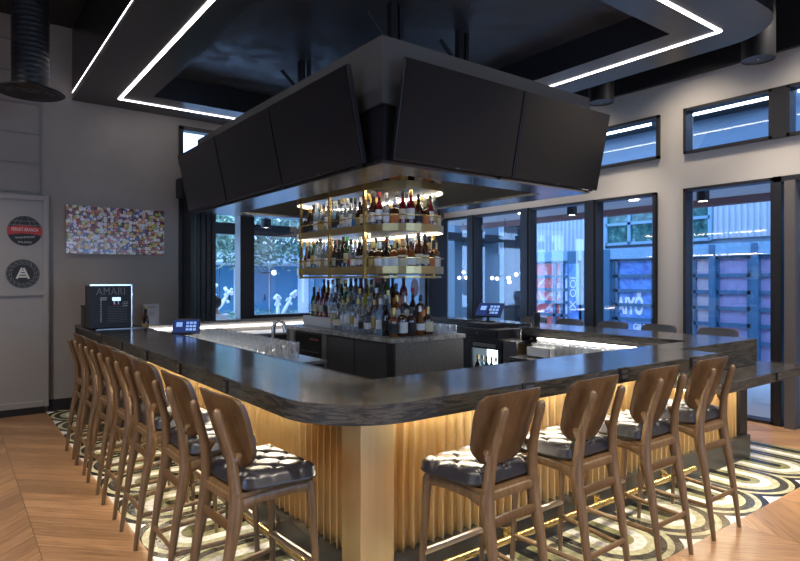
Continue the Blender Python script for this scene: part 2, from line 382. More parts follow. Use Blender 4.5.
# door_2: folding glass door, folded as a stack of dark leaves at the garden opening
d = sempty('door_2')
for i in range(5):
    xx = 2.56 + i * .072
    obj('door_leaf', box(B(), xx, xx + .055, YF - .38, YF + .08, 1.04, 2.74, bev=.006), m_dark, d)
obj('door_jamb', box(B(), 2.515, 2.555, YF - .05, YF + .14, 1.03, 2.76), m_dark, d)
obj('glass_edge', box(B(), 2.617, 2.631, YF - .37, YF - .3, 1.1, 2.68), mat('green_glass_edge', (.03, .16, .15), .2), d)

# sliding steel panel with two round stickers
sp = thing('sliding_panel', 'tall grey framed steel sliding panel carrying two round stickers, against the wall', 'panel', (.38, YF - .03, 0))
obj('panel_sheet', box(B(), -.52, .57, -.03, .0, .12, 2.6), m_panelgrey, sp)
bm = B()
for q in ((-.52, -.46, .08, 2.62), (.51, .57, .08, 2.62), (-.46, .51, 2.56, 2.62), (-.46, .51, 1.42, 1.48), (-.46, .51, .08, .15)): box(bm, q[0], q[1], -.055, .0, q[2], q[3], bev=.004)
obj('panel_frame', bm, m_panelgrey, sp)
obj('bottom_rail', box(B(), -.52, .52, -.06, .01, .0, .08), m_black, sp)
m_stk = mat('black_sticker', (.012, .012, .012), .5); m_red = mat('red_band', (.42, .03, .03), .5); m_ink = mat('pale_ink', (.62, .60, .56), .6); m_inkd = mat('grey_ink', (.22, .22, .21), .6)
def disc(bm, cx, cz, r, y, t=.003, seg=36, inner=0.0):
    if inner:
        for i in range(seg):
            a, b = 2 * pi * i / seg, 2 * pi * (i + 1) / seg
            bm.faces.new([bm.verts.new((cx + rr * cos(t_), y, cz + rr * sin(t_))) for rr, t_ in ((inner, a), (r, a), (r, b), (inner, b))])
    else:
        lo = [bm.verts.new((cx + r * cos(2 * pi * i / seg), y, cz + r * sin(2 * pi * i / seg))) for i in range(seg)]
        hi = [bm.verts.new((v.co.x, y - t, v.co.z)) for v in lo]
        bm.faces.new(lo); bm.faces.new(hi)
        for i in range(seg): bm.faces.new((lo[i], lo[(i + 1) % seg], hi[(i + 1) % seg], hi[i]))
    return bm
px_, pz_ = .325, 2.19       # globe sticker
bm = disc(B(), px_, pz_, .178, -.031); st = obj('globe_sticker', bm, m_stk, sp)
bm = B()
for rr in (.06, .12, .172):
    for i in range(40):
        a, b = pi * i / 40, pi * (i + 1) / 40
        bm.faces.new([bm.verts.new((px_ + w_ * cos(t_), -.0352, pz_ + .172 * sin(t_))) for w_, t_ in ((rr - .004, a), (rr, a), (rr, b), (rr - .004, b))])
for zz in (.07, .115): 
    h = math.sqrt(.172 ** 2 - zz ** 2); box(bm, px_ - h, px_ + h, -.0356, -.0352, pz_ + zz, pz_ + zz + .004)
obj('globe_lines', bm, m_inkd, st)
bm = B(); seg = 16
lo, hi = [], []
for i in range(seg + 1):
    s_ = -1 + 2 * i / seg; xx = px_ + .178 * s_ * .99
    zc = pz_ + .025 * (1 - s_ * s_); lo.append(bm.verts.new((xx, -.037, zc - .035 - .02))); hi.append(bm.verts.new((xx, -.037, zc + .045 - .005)))
for i in range(seg): bm.faces.new((lo[i], lo[i + 1], hi[i + 1], hi[i]))
obj('red_band', bm, m_red, st)
text('sticker_lettering', 'FERNET-BRANCA', .058, m_ink, st, FACE_Y(px_, -.038, pz_ + .014), .001, .60)
bm = B(); tube(bm, [(px_ - .1 + .2 * i / 24, -.037, pz_ - .085 + .012 * sin(i * 1.9) + .0008 * i) for i in range(25)], .003, 5); obj('script_signature', bm, m_ink, st)
text('sticker_lettering', 'MILANO', .032, m_ink, st, FACE_Y(px_, -.037, pz_ - .135), .001, 1.0, 1.2)
px_, pz_ = .305, 1.68
st = obj('round_sticker', disc(B(), px_, pz_, .172, -.031), m_stk, sp)
bm = B()
for rr in (.165, .14, .118): disc(bm, px_, pz_, rr, -.0352, inner=rr - .004)
for i in range(16):
    a = 2 * pi * i / 16; tube(bm, [(px_ + .12 * cos(a), -.035, pz_ + .12 * sin(a)), (px_ + .162 * cos(a + .2), -.035, pz_ + .162 * sin(a + .2))], .002, 4)
obj('sticker_lines', bm, m_inkd, st)
bm = B()
for (xa, za, xb, zb) in ((-.062, -.06, -.008, .07), (.062, -.06, .008, .07), (-.04, -.035, .04, -.035), (-.03, -.002, .03, -.002), (-.018, .03, .018, .03)):
    tube(bm, [(px_ + xa, -.036, pz_ + za), (px_ + xb, -.036, pz_ + zb)], .011, 6, .3, flat=(0, 0, 1))
obj('letter_emblem', bm, m_ink, st)

# picture of coloured dots
m_art = mat('coloured_dot_picture', (.5, .5, .5), .22, coat=.15)
n = NT(m_art); (x, y, z), P = n.objc()
def dots(scale, seedz):
    vv = n.xyz(n.math('MULTIPLY', x, scale), seedz, n.math('MULTIPLY', z, scale))
    t = n.n.new('ShaderNodeTexVoronoi'); t.voronoi_dimensions = '3D'; n.put(t.inputs['Vector'], vv); t.inputs['Scale'].default_value = 1.0; t.inputs['Randomness'].default_value = .75
    s3 = n.n.new('ShaderNodeSeparateColor'); n.t.links.new(t.outputs['Color'], s3.inputs[0]); return t.outputs['Distance'], s3.outputs
d1, c1 = dots(26.0, .5)
pal = [(0, (.75, .70, .68)), (.2, (.35, .05, .04)), (.3, (.78, .74, .72)), (.42, (.65, .30, .10)), (.5, (.72, .62, .60)), (.6, (.10, .16, .36)), (.68, (.75, .48, .08)), (.76, (.10, .03, .03)), (.84, (.55, .16, .16)), (.92, (.45, .52, .10))]
outer = n.ramp(c1[0], pal, 'CONSTANT'); inner = n.ramp(c1[1], [(0, (.8, .78, .76)), (.35, (.25, .04, .05)), (.5, (.85, .82, .8)), (.7, (.12, .16, .3)), (.85, (.7, .3, .15))], 'CONSTANT')
c = n.mix(n.math('LESS_THAN', d1, .22), outer, inner); c = n.mix(n.math('GREATER_THAN', d1, .60), c, (.16, .10, .08)); n.color(c)
art = thing('wall_picture', 'wide glossy frameless picture of many small coloured dots on the grey wall', 'picture', (1.725, YF, 2.24))
obj('picture_panel', box(B(), -.585, .585, -.045, -.005, -.30, .30), m_art, art)
obj('picture_backing', box(B(), -.575, .575, -.006, .0, -.29, .29), m_black, art)

# round ventilation duct with a flared diffuser
dk_ = mat('dark_grey_duct', (.035, .037, .042), .42, .5)
du = thing('air_duct', 'dark round spiral air duct dropping from the ceiling to a flared round diffuser', 'duct', (.64, 7.0, 3.5))
bm = B(); prof = [(.165, .06)]
for i in range(24):
    zz = .08 + i * .05; prof += [(.165, zz), (.169, zz + .012), (.165, zz + .024)]
lathe(bm, prof, 28); obj('duct_pipe', bm, dk_, du, True)
bm = B(); lathe(bm, [(.16, .07), (.17, .045), (.30, .0), (.31, -.012), (.295, -.02), (.16, .03)], 32, cap=False); obj('diffuser_flange', bm, dk_, du, True)
bm = B(); lathe(bm, [(.22, .0), (.2, -.014), (.15, .012), (.14, .0), (.10, .02), (.085, .006), (.03, .012), (.001, .002)], 32, cap=False); obj('diffuser_cone', bm, dk_, du, True)
bm = B(); tube(bm, [(0, 0, 1.05), (-.5, .05, 1.08), (-3, .1, 1.08)], .165, 20); obj('duct_branch', bm, dk_, du, True)

# can lights hanging from the ceiling near the window wall
for i, (xx, yy, lab) in enumerate(((6.6, 2.64, 'large black cylinder ceiling light nearest the door, beside the rounded bulkhead corner'), (6.6, 4.48, 'black cylinder ceiling light half behind the screens, above the narrow high window'))):
    c = thing('ceiling_light', lab, 'light', (xx, yy, 3.86), group='cylinder ceiling lights')
    bm = B(); lathe(bm, [(.145, .012), (.155, .0), (.155, .885), (.14, .885)], 32, cap=False); obj('lamp_housing', bm, m_soffit, c, True)
    bm = B(); lathe(bm, [(.148, .014), (.001, .013)], 32, cap=False); obj('lamp_lens', bm, mat('dark_lamp_lens', (.05, .055, .065), .3), c)
    bm = B(); lathe(bm, [(.012, .0), (.001, .012)], 10, c=(0, 0, .001), cap=False); obj('lamp_glint', bm, m_chrome, c)
# loudspeaker on the wall
sk = thing('wall_speaker', 'small black box loudspeaker on the wall behind the screens', 'speaker', (2.62, YF - .02, 2.86))
obj('speaker_cabinet', box(B(), -.15, .15, -.22, 0, -.13, .13, bev=.01), m_black, sk)
obj('speaker_grille', box(B(), -.13, .13, -.226, -.22, -.11, .11), m_dark, sk)

# ------------------------------------------------------------------ the bar counter
ZT, ZB = 1.07, .98
bar = thing('bar_counter', 'large U-shaped bar counter with dark veined stone top and fluted gold front', 'bar counter', (0, 0, 0))
def arc_corner(x0, y0, r, k=12): return [(x0 + r - r * cos(a), y0 + r - r * sin(a)) for a in [pi / 2 * i / k for i in range(k + 1)]]
slab = [(1.2, 6.5)] + arc_corner(1.2, 2.05, .42) + [(4.48, 2.05), (4.48, 2.36), (5.88, 2.36), (5.88, 7.2), (5.55, 7.2), (5.55, 4.62), (5.18, 4.62), (5.18, 2.62), (1.77, 2.62), (1.77, 6.5)]
obj('countertop', prism(B(), slab, ZB, ZT, .006), m_stone, bar)
obj('end_apron', box(B(), 4.50, 5.88, 2.362, 2.40, .845, ZB), m_stone, bar)
led = box(B(), 4.50, 6.14, 2.04, 2.43, .76, .84, bev=.006); obj('low_ledge', led, m_stone, bar)
bm = B()
box(bm, 1.68, 1.95, 2.52, 6.49, .0, ZB); box(bm, 1.95, 5.78, 2.52, 2.8, .0, ZB); box(bm, 5.5, 5.78, 2.8, 7.15, .0, ZB); obj('base_body', bm, m_dark, bar)
def flutes(a, b, along, across, out, z0, z1, per=.068):
    """vertical fins with scooped troughs between them, along x or y"""
    n_ = round((b - a) / per); per = (b - a) / n_; pts = []
    for i in range(n_):
        for dx, dy in ((0, 0), (.02, .040), (.10, .043), (.22, .032), (.40, .019), (.60, .009), (.82, .002)):
            pts.append((a + (i + dx) * per, dy))
    pts.append((b, 0)); bm = B()
    P3 = lambda s, d, z: (s, across + out * d, z) if along == 'x' else (across + out * d, s, z)
    lo = [bm.verts.new(P3(s, d, z0)) for s, d in pts]; hi = [bm.verts.new(P3(s, d, z1)) for s, d in pts]
    for i in range(len(pts) - 1): bm.faces.new((lo[i], lo[i + 1], hi[i + 1], hi[i]))
    bl = [bm.verts.new(P3(s, -.03, z)) for s, z in ((a, z0), (b, z0), (b, z1), (a, z1))]; bm.faces.new(bl)
    return bm
fp = obj('fluted_panel', flutes(1.79, 4.49, 'x', 2.47, -1, .20, .978), m_gold, bar, True)
obj('fluted_panel', flutes(4.49, 5.68, 'x', 2.47, -1, .20, .758), m_gold, bar, True)
obj('fluted_panel', flutes(2.60, 6.48, 'y', 1.65, -1, .20, .978), m_gold, bar, True)
obj('corner_post', box(B(), 1.575, 1.775, 2.395, 2.57, .0, .978, bev=.003), m_gold, bar)
bm = box(B(), 5.68, 5.82, 2.42, 2.56, .0, .76); box(bm, 5.79, 5.82, 2.56, 7.15, 0, .97); obj('end_panel', bm, m_dark, bar)
obj('toe_kick', box(B(), 1.775, 5.80, 2.385, 2.52, .0, .2), m_toe, bar)
obj('toe_kick', box(B(), 1.565, 1.70, 2.57, 6.48, .0, .2), m_toe, bar)
obj('light_strip', box(B(), 1.80, 4.46, 2.33, 2.352, .972, .98), m_ledw, bar)
obj('light_strip', box(B(), 4.52, 5.66, 2.33, 2.352, .752, .76), m_ledw, bar)
obj('light_strip', box(B(), 1.515, 1.537, 3.0, 6.46, .972, .98), m_ledw, bar)
def footrail(p0, p1, posts, out):
    rl = obj('foot_rail', tube(B(), [p0, p1], .021, 14, flat=(0, 0, 1)), m_brass, bar, True)
    for q in posts:
        bm = B(); tube(bm, [q, (q[0] + out[0] * .085, q[1] + out[1] * .085, q[2])], .009, 8, flat=(0, 0, 1))
        e = (q[0] + out[0] * .07, q[1] + out[1] * .07, q[2]); tube(bm, [e, (e[0] + out[0] * .012, e[1] + out[1] * .012, e[2])], .034, 16, flat=(0, 0, 1))
        obj('rail_bracket', bm, m_brass, rl, True)
footrail((1.95, 2.305, .137), (4.62, 2.305, .137), [(2.58, 2.305, .137), (3.45, 2.305, .137), (4.3, 2.305, .137)], (0, 1))
footrail((1.47, 2.75, .137), (1.47, 6.3, .137), [(1.47, 3.3, .137), (1.47, 4.3, .137), (1.47, 5.3, .137), (1.47, 6.1, .137)], (1, 0))
bm = B(); box(bm, 1.77, 1.80, 2.62, 6.5, 1.0, 1.062); box(bm, 1.80, 1.89, 2.70, 6.5, 1.0, 1.045); obj('drip_rail', bm, mat('black_drip_rail', (.03, .03, .034), .25, .6), bar)
bm = B(); box(bm, 1.77, 5.18, 2.62, 2.66, 1.0, 1.062); box(bm, 1.9, 5.15, 2.66, 2.72, 1.0, 1.045); obj('drip_rail', bm, m_chrome, bar)
def outlet(x, y, z, wx):   # small black socket box on the counter edge
    bm = B()
    if wx: box(bm, x - .012, x + .004, y - .034, y + .034, z - .032, z + .040, bev=.003)
    else: box(bm, x - .045, x + .045, y - .012, y + .004, z - .032, z + .040, bev=.003)
    o = obj('power_outlet', bm, m_black, bar); bm = B()
    for dz in (-.016, .014):
        if wx: box(bm, x - .0145, x - .012, y - .02, y + .02, z + dz - .009, z + dz + .012)
        else: box(bm, x - .03, x + .03, y - .0145, y - .012, z + dz - .009, z + dz + .012)
    obj('socket_face', bm, mat('dark_grey_plastic', (.06, .06, .06), .4), o)
for yy in (5.63, 4.80, 3.98, 3.155): outlet(1.2, yy, 1.022, True)
for xx in (2.38, 3.24, 4.09): outlet(xx, 2.05, 1.035, False)
outlet(5.48, 2.04, .805, False)

sc_ = thing('service_cabinet', 'black end cabinet of the bar under the drinks dispenser, against the wall', 'cabinet', (1.48, 7.30, 0))
obj('cabinet_body', box(B(), -.28, .29, -.79, .79, 0, 1.035), m_black, sc_)
obj('cabinet_top', box(B(), -.285, .295, -.795, .795, 1.035, 1.07, bev=.004), mat('black_stone_top', (.012, .012, .014), .18), sc_)
bm = B(); 
for i in range(34): box(bm, -.24 + i * .0155, -.232 + i * .0155, -.28, -.22, 1.07, 1.076)
obj('drip_grille', bm, m_chrome, sc_)

# drinks dispenser
am = thing('drinks_dispenser', 'black square drinks dispenser with silver edges and menu lettering on the bar end', 'dispenser', (1.40, 7.12, 1.077))
obj('dispenser_body', box(B(), -.245, .245, -.02, .34, 0, .47, bev=.006), m_black, am)
obj('front_panel', box(B(), -.25, .25, -.035, -.02, .01, .465), mat('black_glass_front', (.008, .008, .009), .5), am); am.scale = (.82, .9, 1.0)
bm = B(); box(bm, -.255, .255, -.04, .34, .465, .48); box(bm, .25, .262, -.04, .34, 0, .48); obj('edge_trim', bm, m_brightsteel, am)
m_lt = mat('grey_lettering', (.15, .15, .15), .5); m_ltw = mat('white_lettering', (.6, .6, .6), .5)
text('lettering', 'AMARI', .115, m_lt, am, FACE_Y(.0, -.037, .40), .003, 1.0, 1.08)
bm = B()
for i in range(14):
    box(bm, -.13, -.115, -.0375, -.035, .315 - i * .0185, .322 - i * .0185)
obj('price_marks', bm, m_ltw, am); bm = B()
box(bm, -.13, -.05, -.0375, -.035, .33, .338); box(bm, -.125, -.055, -.0375, -.035, .31, .316)
obj('menu_lines', bm, m_ltw, am); bm = B()
for k in range(3): box(bm, .14, .21, -.0375, -.035, .283 - k * .02, .287 - k * .02)
obj('note_lines', bm, m_ltw, am)
bm = B()
for i in range(10): box(bm, -.045, .20, -.0375, -.035, .235 - i * .0185, .238 - i * .0185)
obj('menu_rules', bm, m_lt, am)
bm = box(B(), .005, .115, -.075, -.035, .295, .345, bev=.006); ts = obj('tap_block', bm, m_brightsteel, am)
bm = B(); lathe(bm, [(.008, -.03), (.008, 0)], 10, c=(.035, -.055, .297)); lathe(bm, [(.008, -.03), (.008, 0)], 10, c=(.085, -.055, .297)); obj('tap_nozzle', bm, m_chrome, ts)
obj('red_badge', box(B(), .03, .11, -.039, -.035, .255, .264), m_red, am)
obj('side_hinge', box(B(), .262, .275, -.02, .0, .36, .38), m_brightsteel, am)
cup = thing('cup_box', 'small dark box behind the dispenser against the wall', 'box', (1.235, 7.62, 1.07)); obj('box_body', box(B(), -.03, .05, -.1, .1, 0, .23, bev=.004), m_dark, cup); obj('box_lid', box(B(), -.034, .054, -.104, .104, .23, .245), m_black, cup)
sg = thing('menu_sign', 'clear acrylic menu sign standing on the back counter beside the dispenser', 'sign', (2.12, 8.27, 1.02))
obj('sign_plate', box(B(), -.10, .10, -.006, .0, .02, .27), m_acryl, sg); obj('sign_foot', box(B(), -.10, .10, -.05, .03, .0, .02), m_acryl, sg)
text('lettering', 'AMARI', .035, mat('sign_ink', (.06, .06, .07), .6), sg, FACE_Y(0, -.008, .225), .0005, 1.0, 1.1)
bm = B()
for i in range(4): box(bm, -.05 + .01 * (i % 2), .05 - .012 * (i % 2), -.008, -.006, .16 - i * .013, .163 - i * .013)
obj('sign_lines', bm, m_lt, sg)

# ------------------------------------------------------------------ back counters inside the bar
bc = thing('back_counter', 'long pale steel counter with a glowing light strip along the garden wall', 'counter', (3.5, 8.0, 0))
obj('worktop', box(B(), -1.52, 1.9, -.35, .26, .84, .87), mat('grey_steel_worktop', (.30, .30, .30), .45, .6), bc)
obj('cabinet_body', box(B(), -1.52, 1.9, -.30, .26, 0, .84), m_dark, bc)
obj('backsplash', box(B(), -1.52, 1.9, .255, .275, .87, 1.0), mat('pale_steel_splash', (.5, .48, .45), .35, .5), bc)
obj('light_strip', box(B(), -1.5, 1.85, .235, .255, .935, .955), m_ledc, bc)
gw = thing('glass_station', 'low steel shelf inside the bar crowded with clear glasses', 'shelf', (2.30, 5.75, 0))
obj('shelf_top', box(B(), -.34, .34, -1.2, 1.4, .875, .90), m_chrome, gw); obj('shelf_body', box(B(), -.33, .32, -1.18, 1.38, 0, .875), m_dark, gw)
obj('light_strip', box(B(), -.345, -.33, -1.15, 1.35, .93, .945), m_ledc, gw)
ic = thing('ice_station', 'white-lit steel ice and rinse station inside the bar beside the window leg', 'ice bin', (4.92, 3.6, 0))
obj('basin', box(B(), -.26, .25, -.75, .68, .76, .80), m_brightsteel, ic); obj('body', box(B(), -.24, .24, -.73, .66, 0, .76), m_dark, ic)
obj('backsplash', box(B(), .245, .258, -.9, .72, .80, .972), mat('pale_splash', (.6, .58, .55), .4, .2), ic)
obj('light_strip', box(B(), .225, .245, -.9, .70, .955, .97), m_ledc, ic)

# island with steps of bottles
isl = thing('bar_island', 'square grey island counter in the middle of the bar with cabinets', 'island', (3.63, 5.42, 0))
obj('countertop', box(B(), -.46, .46, -1.10, 1.12, 1.03, 1.07, bev=.004), m_granite, isl)
obj('body', box(B(), -.41, .44, -1.07, 1.09, .0, 1.03), m_dark, isl)
obj('hammered_panel', box(B(), -.40, .44, -1.085, -1.07, .05, 1.03), m_hammer, isl)
obj('corner_stile', box(B(), -.425, -.40, -1.085, -.98, .05, 1.02), mat('stile_black', (.02, .02, .02), .4), isl)
for i, (a, b) in enumerate(((-.975, -.43), (-.42, .10))):
    dr = obj('cabinet_door', box(B(), -.425, -.41, a, b, .08, 1.015, bev=.003), mat('charcoal_door', (.055, .055, .058), .35), isl)
obj('divider_stile', box(B(), -.43, -.41, .11, .21, .05, 1.03), m_hammer, isl)
obj('niche_shade_sheet', box(B(), -.416, -.408, .22, .85, .3, 1.0), m_nicheshade, isl); obj('niche_shelf', box(B(), -.425, -.4, .30, .70, .80, .815), m_chrome, isl)  # flat black sheet on the solid body imitates a shaded niche
obj('niche_red_block', box(B(), -.424, -.41, .30, .5, .935, .955), mat('dim_red_item', (.25, .03, .03), .5), isl)  # plain red block near the niche top
obj('end_stile', box(B(), -.43, -.41, .86, .97, .05, 1.03), m_panelgrey, isl)
ri = thing('bottle_riser', 'stepped white riser on the island counter holding rows of bottles', 'riser', (3.66, 5.5, 1.07))
obj('lower_step', box(B(), -.28, .26, -.84, .90, 0, .11), m_white, ri); obj('upper_step', box(B(), -.13, .24, -.62, .88, .11, .22), m_white, ri)

# ------------------------------------------------------------------ bottles
GL = {'clear': glassy('clear_bottle_glass', (.86, .90, .94), .13, .04, (.45, .50, .54), .25), 'amber': glassy('amber_spirit', (.75, .35, .10), .06, .06, (.22, .075, .018), .75),
      'dark': glassy('dark_bottle_glass', (.12, .06, .04), .06, .05, (.018, .010, .008), .95), 'green': glassy('green_bottle_glass', (.15, .5, .22), .07, .05, (.02, .12, .045), .75),
      'yellow': glassy('yellow_spirit', (.95, .8, .1), .06, .05, (.55, .42, .03), .75), 'red': glassy('red_spirit', (.5, .05, .05), .06, .05, (.16, .012, .02), .85),
      'brown': glassy('brown_spirit', (.4, .16, .06), .06, .05, (.075, .025, .010), .85), 'blue': glassy('pale_blue_glass', (.6, .8, .95), .1, .04, (.35, .52, .7), .5)}
LB = {k: mat(k + '_label_paper', c, .6) for k, c in (('white', (.78, .77, .74)), ('cream', (.70, .62, .42)), ('black', (.02, .02, .02)), ('orange', (.62, .20, .06)), ('blue', (.08, .25, .55)), ('red', (.42, .04, .04)), ('gold', (.5, .36, .12)), ('green', (.05, .2, .08)))}
CP = {k: mat(k + '_bottle_cap', c, .35, me) for k, c, me in (('black', (.012, .012, .012), 0), ('gold', (.6, .42, .14), .8), ('red', (.35, .02, .02), 0), ('silver', (.6, .6, .6), .9), ('green', (.03, .22, .07), 0), ('cork', (.45, .28, .14), 0), ('white', (.7, .7, .68), 0))}
SHAPES = {'tall': ([(.036, 0), (.038, .01), (.038, .17), (.033, .20), (.016, .235), (.014, .29)], .055, .135, .29, .322),
          'squat': ([(.044, 0), (.047, .01), (.047, .145), (.040, .172), (.017, .19), (.015, .23)], .03, .125, .225, .268),
          'slim': ([(.031, 0), (.033, .01), (.033, .19), (.026, .22), (.013, .25), (.013, .30)], .075, .165, .30, .325),
          'round': ([(.036, 0), (.046, .025), (.049, .07), (.045, .12), (.03, .16), (.014, .185), (.013, .235)], .045, .105, .23, .262),
          'long-necked': ([(.035, 0), (.037, .01), (.037, .13), (.028, .165), (.014, .20), (.013, .29)], .03, .115, .285, .31)}
GEO = {}
def bgeo(sh):
    if sh not in GEO:
        prof, l0, l1, c0, c1 = SHAPES[sh]; rl = max(r for r, z_ in prof) + .0015
        sq = sh == 'squat'
        o1 = B(); lathe(o1, prof, 12); me1 = obj('t', o1, None, smooth=True)
        o2 = B(); lathe(o2, [(rl, l0), (rl, l1)], 12, cap=False); me2 = obj('t', o2, None, smooth=True)
        o3 = B(); lathe(o3, [(prof[-1][0] + .003, c0 - .02), (prof[-1][0] + .003, c1)], 10); me3 = obj('t', o3, None, smooth=True)
        GEO[sh] = [o.data for o in (me1, me2, me3)]
        for o in (me1, me2, me3): bpy.data.objects.remove(o)
    return GEO[sh]
BM = {}
def bottle(x, y, z, sh, gl, lb, cp, label, group, rz=0.0, s=1.0):
    e = thing('bottle', label, 'bottle', (x, y, z), rz, group); e.scale = (s, s, s)
    for nm, me, m in zip(('glass_body', 'paper_label', 'bottle_cap'), bgeo(sh), (GL[gl], LB[lb], CP[cp])):
        key = (sh, nm, m.name)
        if key not in BM: BM[key] = me.copy(); BM[key].materials.clear(); BM[key].materials.append(m)
        o = bpy.data.objects.new(nm, BM[key]); COL.objects.link(o); o.parent = e
    return e
CAPW = {'cork': 'cork stopper'}
def rowof(spots, z, where, group, kinds, rs):
    rs = random.Random(rs)
    spots = sorted(spots, key=lambda p: proj(p[0], p[1]))
    for i, (x, y) in enumerate(spots):
        sh, gl, lb, cp = rs.choice(kinds); s = rs.uniform(.98, 1.12)
        lb = rs.choice([lb, lb, lb, 'cream', 'black', 'white', 'gold']); cp = rs.choice([cp, cp, 'black', 'gold', 'silver', 'black'])
        bottle(x, y, z, sh, gl, lb, cp, '%s %s bottle, %s label, %s from left, %s' % (gl, sh, lb, ordn(i), where), group, rs.uniform(0, 6), s)
CLEARS = [('tall', 'clear', 'white', 'silver'), ('slim', 'clear', 'white', 'black'), ('long-necked', 'clear', 'blue', 'silver'), ('round', 'clear', 'white', 'cork'), ('tall', 'blue', 'white', 'silver'), ('tall', 'dark', 'black', 'black'), ('slim', 'clear', 'gold', 'gold')]
MIXED = [('tall', 'green', 'cream', 'green'), ('slim', 'dark', 'white', 'black'), ('tall', 'clear', 'red', 'red'), ('long-necked', 'amber', 'cream', 'gold'), ('tall', 'dark', 'gold', 'red'), ('slim', 'green', 'gold', 'green'), ('tall', 'yellow', 'white', 'gold'), ('long-necked', 'clear', 'white', 'silver'), ('tall', 'red', 'cream', 'black'), ('slim', 'brown', 'orange', 'gold')]
WHISK = [('squat', 'brown', 'white', 'black'), ('squat', 'amber', 'cream', 'cork'), ('squat', 'brown', 'orange', 'black'), ('round', 'amber', 'white', 'black'), ('tall', 'brown', 'cream', 'black'), ('squat', 'brown', 'cream', 'gold'), ('long-necked', 'dark', 'black', 'red')]
IG = 'bottles on the island counter'
rowof([(3.33, 4.62 + i * .098) for i in range(11)], 1.07, 'front island row facing stools', IG, CLEARS, 1)
rowof([(3.33 + i * .105, 4.50) for i in range(5)] , 1.07, 'front island row at end', IG, WHISK[:4] + WHISK[5:6], 22)
rowof([(3.44, 4.74 + i * .1) for i in range(16)], 1.18, 'low riser row facing stools', IG, CLEARS + MIXED, 3)
rowof([(3.55 + i * .1, 4.74) for i in range(4)], 1.18, 'low riser row at end', IG, WHISK, 4)
rowof([(3.59, 4.96 + i * .1) for i in range(14)], 1.29, 'high riser row facing stools', IG, MIXED, 5)
rowof([(3.70 + i * .1, 4.96) for i in range(2)], 1.29, 'high riser row at end', IG, WHISK + MIXED, 6)
rowof([(3.76, 5.1 + i * .12) for i in range(10)], 1.29, 'hindmost riser row', IG, MIXED, 7)
for i in range(2):
    pass
bottle(1.95, 7.86, .872, 'slim', 'dark', 'gold', 'black', 'dark slim bottle beside the drinks dispenser, nearest the menu sign', 'bottles by the dispenser', 0, 1.15)
bottle(2.03, 8.2, .872, 'slim', 'amber', 'white', 'gold', 'amber bottle standing between the drinks dispenser and the wall', 'bottles by the dispenser', 0, 1.2)

# ------------------------------------------------------------------ hanging brass bottle rack
RX, RH, RY0, RY1 = 3.60, .43, 4.75, 6.05
def stadium(off=0.0, k=18):
    h = RH - off; pts = []
    pts += [(RX - h * cos(a), RY0 - h * sin(a)) for a in [pi * i / k for i in range(k + 1)]]
    pts += [(RX + h * cos(a), RY1 + h * sin(a)) for a in [pi * i / k for i in range(k + 1)]]
    return pts
rack = thing('bottle_rack', 'rounded three-tier brass bottle rack hanging under the screen canopy', 'rack', (0, 0, 0))
m_rackled = mat('rack_light_line', (1, 1, 1), .5, 0, (1.0, .92, .80), 16.0)
m_shelf = mat('lit_white_shelf', (.22, .19, .13), .3, .4)
for zz in (1.70, 2.10, 2.50):
    obj('shelf', prism(B(), stadium(.012), zz - .012, zz), m_shelf, rack)
    bm = B(); a, b = stadium(0), stadium(.008); n_ = len(a)
    for i in range(n_):
        j = (i + 1) % n_
        q = [[bm.verts.new((p[0], p[1], z_)) for p in (a[i], a[j], b[j], b[i])] for z_ in (zz - .034, zz + .036)]
        bm.faces.new((q[0][0], q[0][1], q[1][1], q[1][0])); bm.faces.new((q[0][2], q[0][3], q[1][3], q[1][2])); bm.faces.new(q[1]); bm.faces.new(q[0])
    bmesh.ops.remove_doubles(bm, verts=bm.verts, dist=1e-5)
    obj('brass_band', bm, m_brassdull, rack)
    if zz > 2:
        st_ = [(p[0], p[1], zz - .017) for p in stadium(.03)]; obj('light_strip', tube(B(), st_ + st_[:2], .0045, 5, flat=(0, 0, 1)), m_rackled, rack)
    pts = [(p[0], p[1], zz + .115) for p in stadium(.004)]; obj('guard_rail', tube(B(), pts + pts[:2], .006, 6, flat=(0, 0, 1)), m_brass, rack)
st_ = [(p[0], p[1], 2.948) for p in stadium(.03)]; obj('light_strip', tube(B(), st_ + st_[:2], .0045, 5, flat=(0, 0, 1)), m_rackled, rack)
obj('base_tray', prism(B(), stadium(.02), 1.625, 1.645), m_brassdull, rack)
for sx_ in (-1, 1):
    for yy in (RY0, 5.41, RY1):
        obj('rack_post', box(B(), RX + sx_ * RH - .014, RX + sx_ * RH + .014, yy - .016, yy + .016, 1.62, 2.95), m_brass, rack)
def along(step):
    """points at equal steps: near side of the rack (straight, rounded end, straight)"""
    h = RH - .075; out = []; s = 0.0; L1 = RY1 - RY0; L2 = pi * h; T = 2 * L1 + L2
    while s <= T:
        if s < L1: out.append((RX - h, RY1 - s))
        elif s < L1 + L2: a = (s - L1) / h; out.append((RX - h * cos(a), RY0 - h * sin(a)))
        else: out.append((RX + h, RY0 + (s - L1 - L2)))
        s += step
    return out
RG = 'bottles in the hanging rack'
rs0 = [p for p in along(.0785)]
def side(pts):
    A = [p for p in pts if p[0] < RX - .3 and p[1] >= RY0]; C_ = [p for p in pts if p[1] < RY0]; D = [p for p in pts if p[0] > RX + .3 and p[1] >= RY0]; return A, C_, D
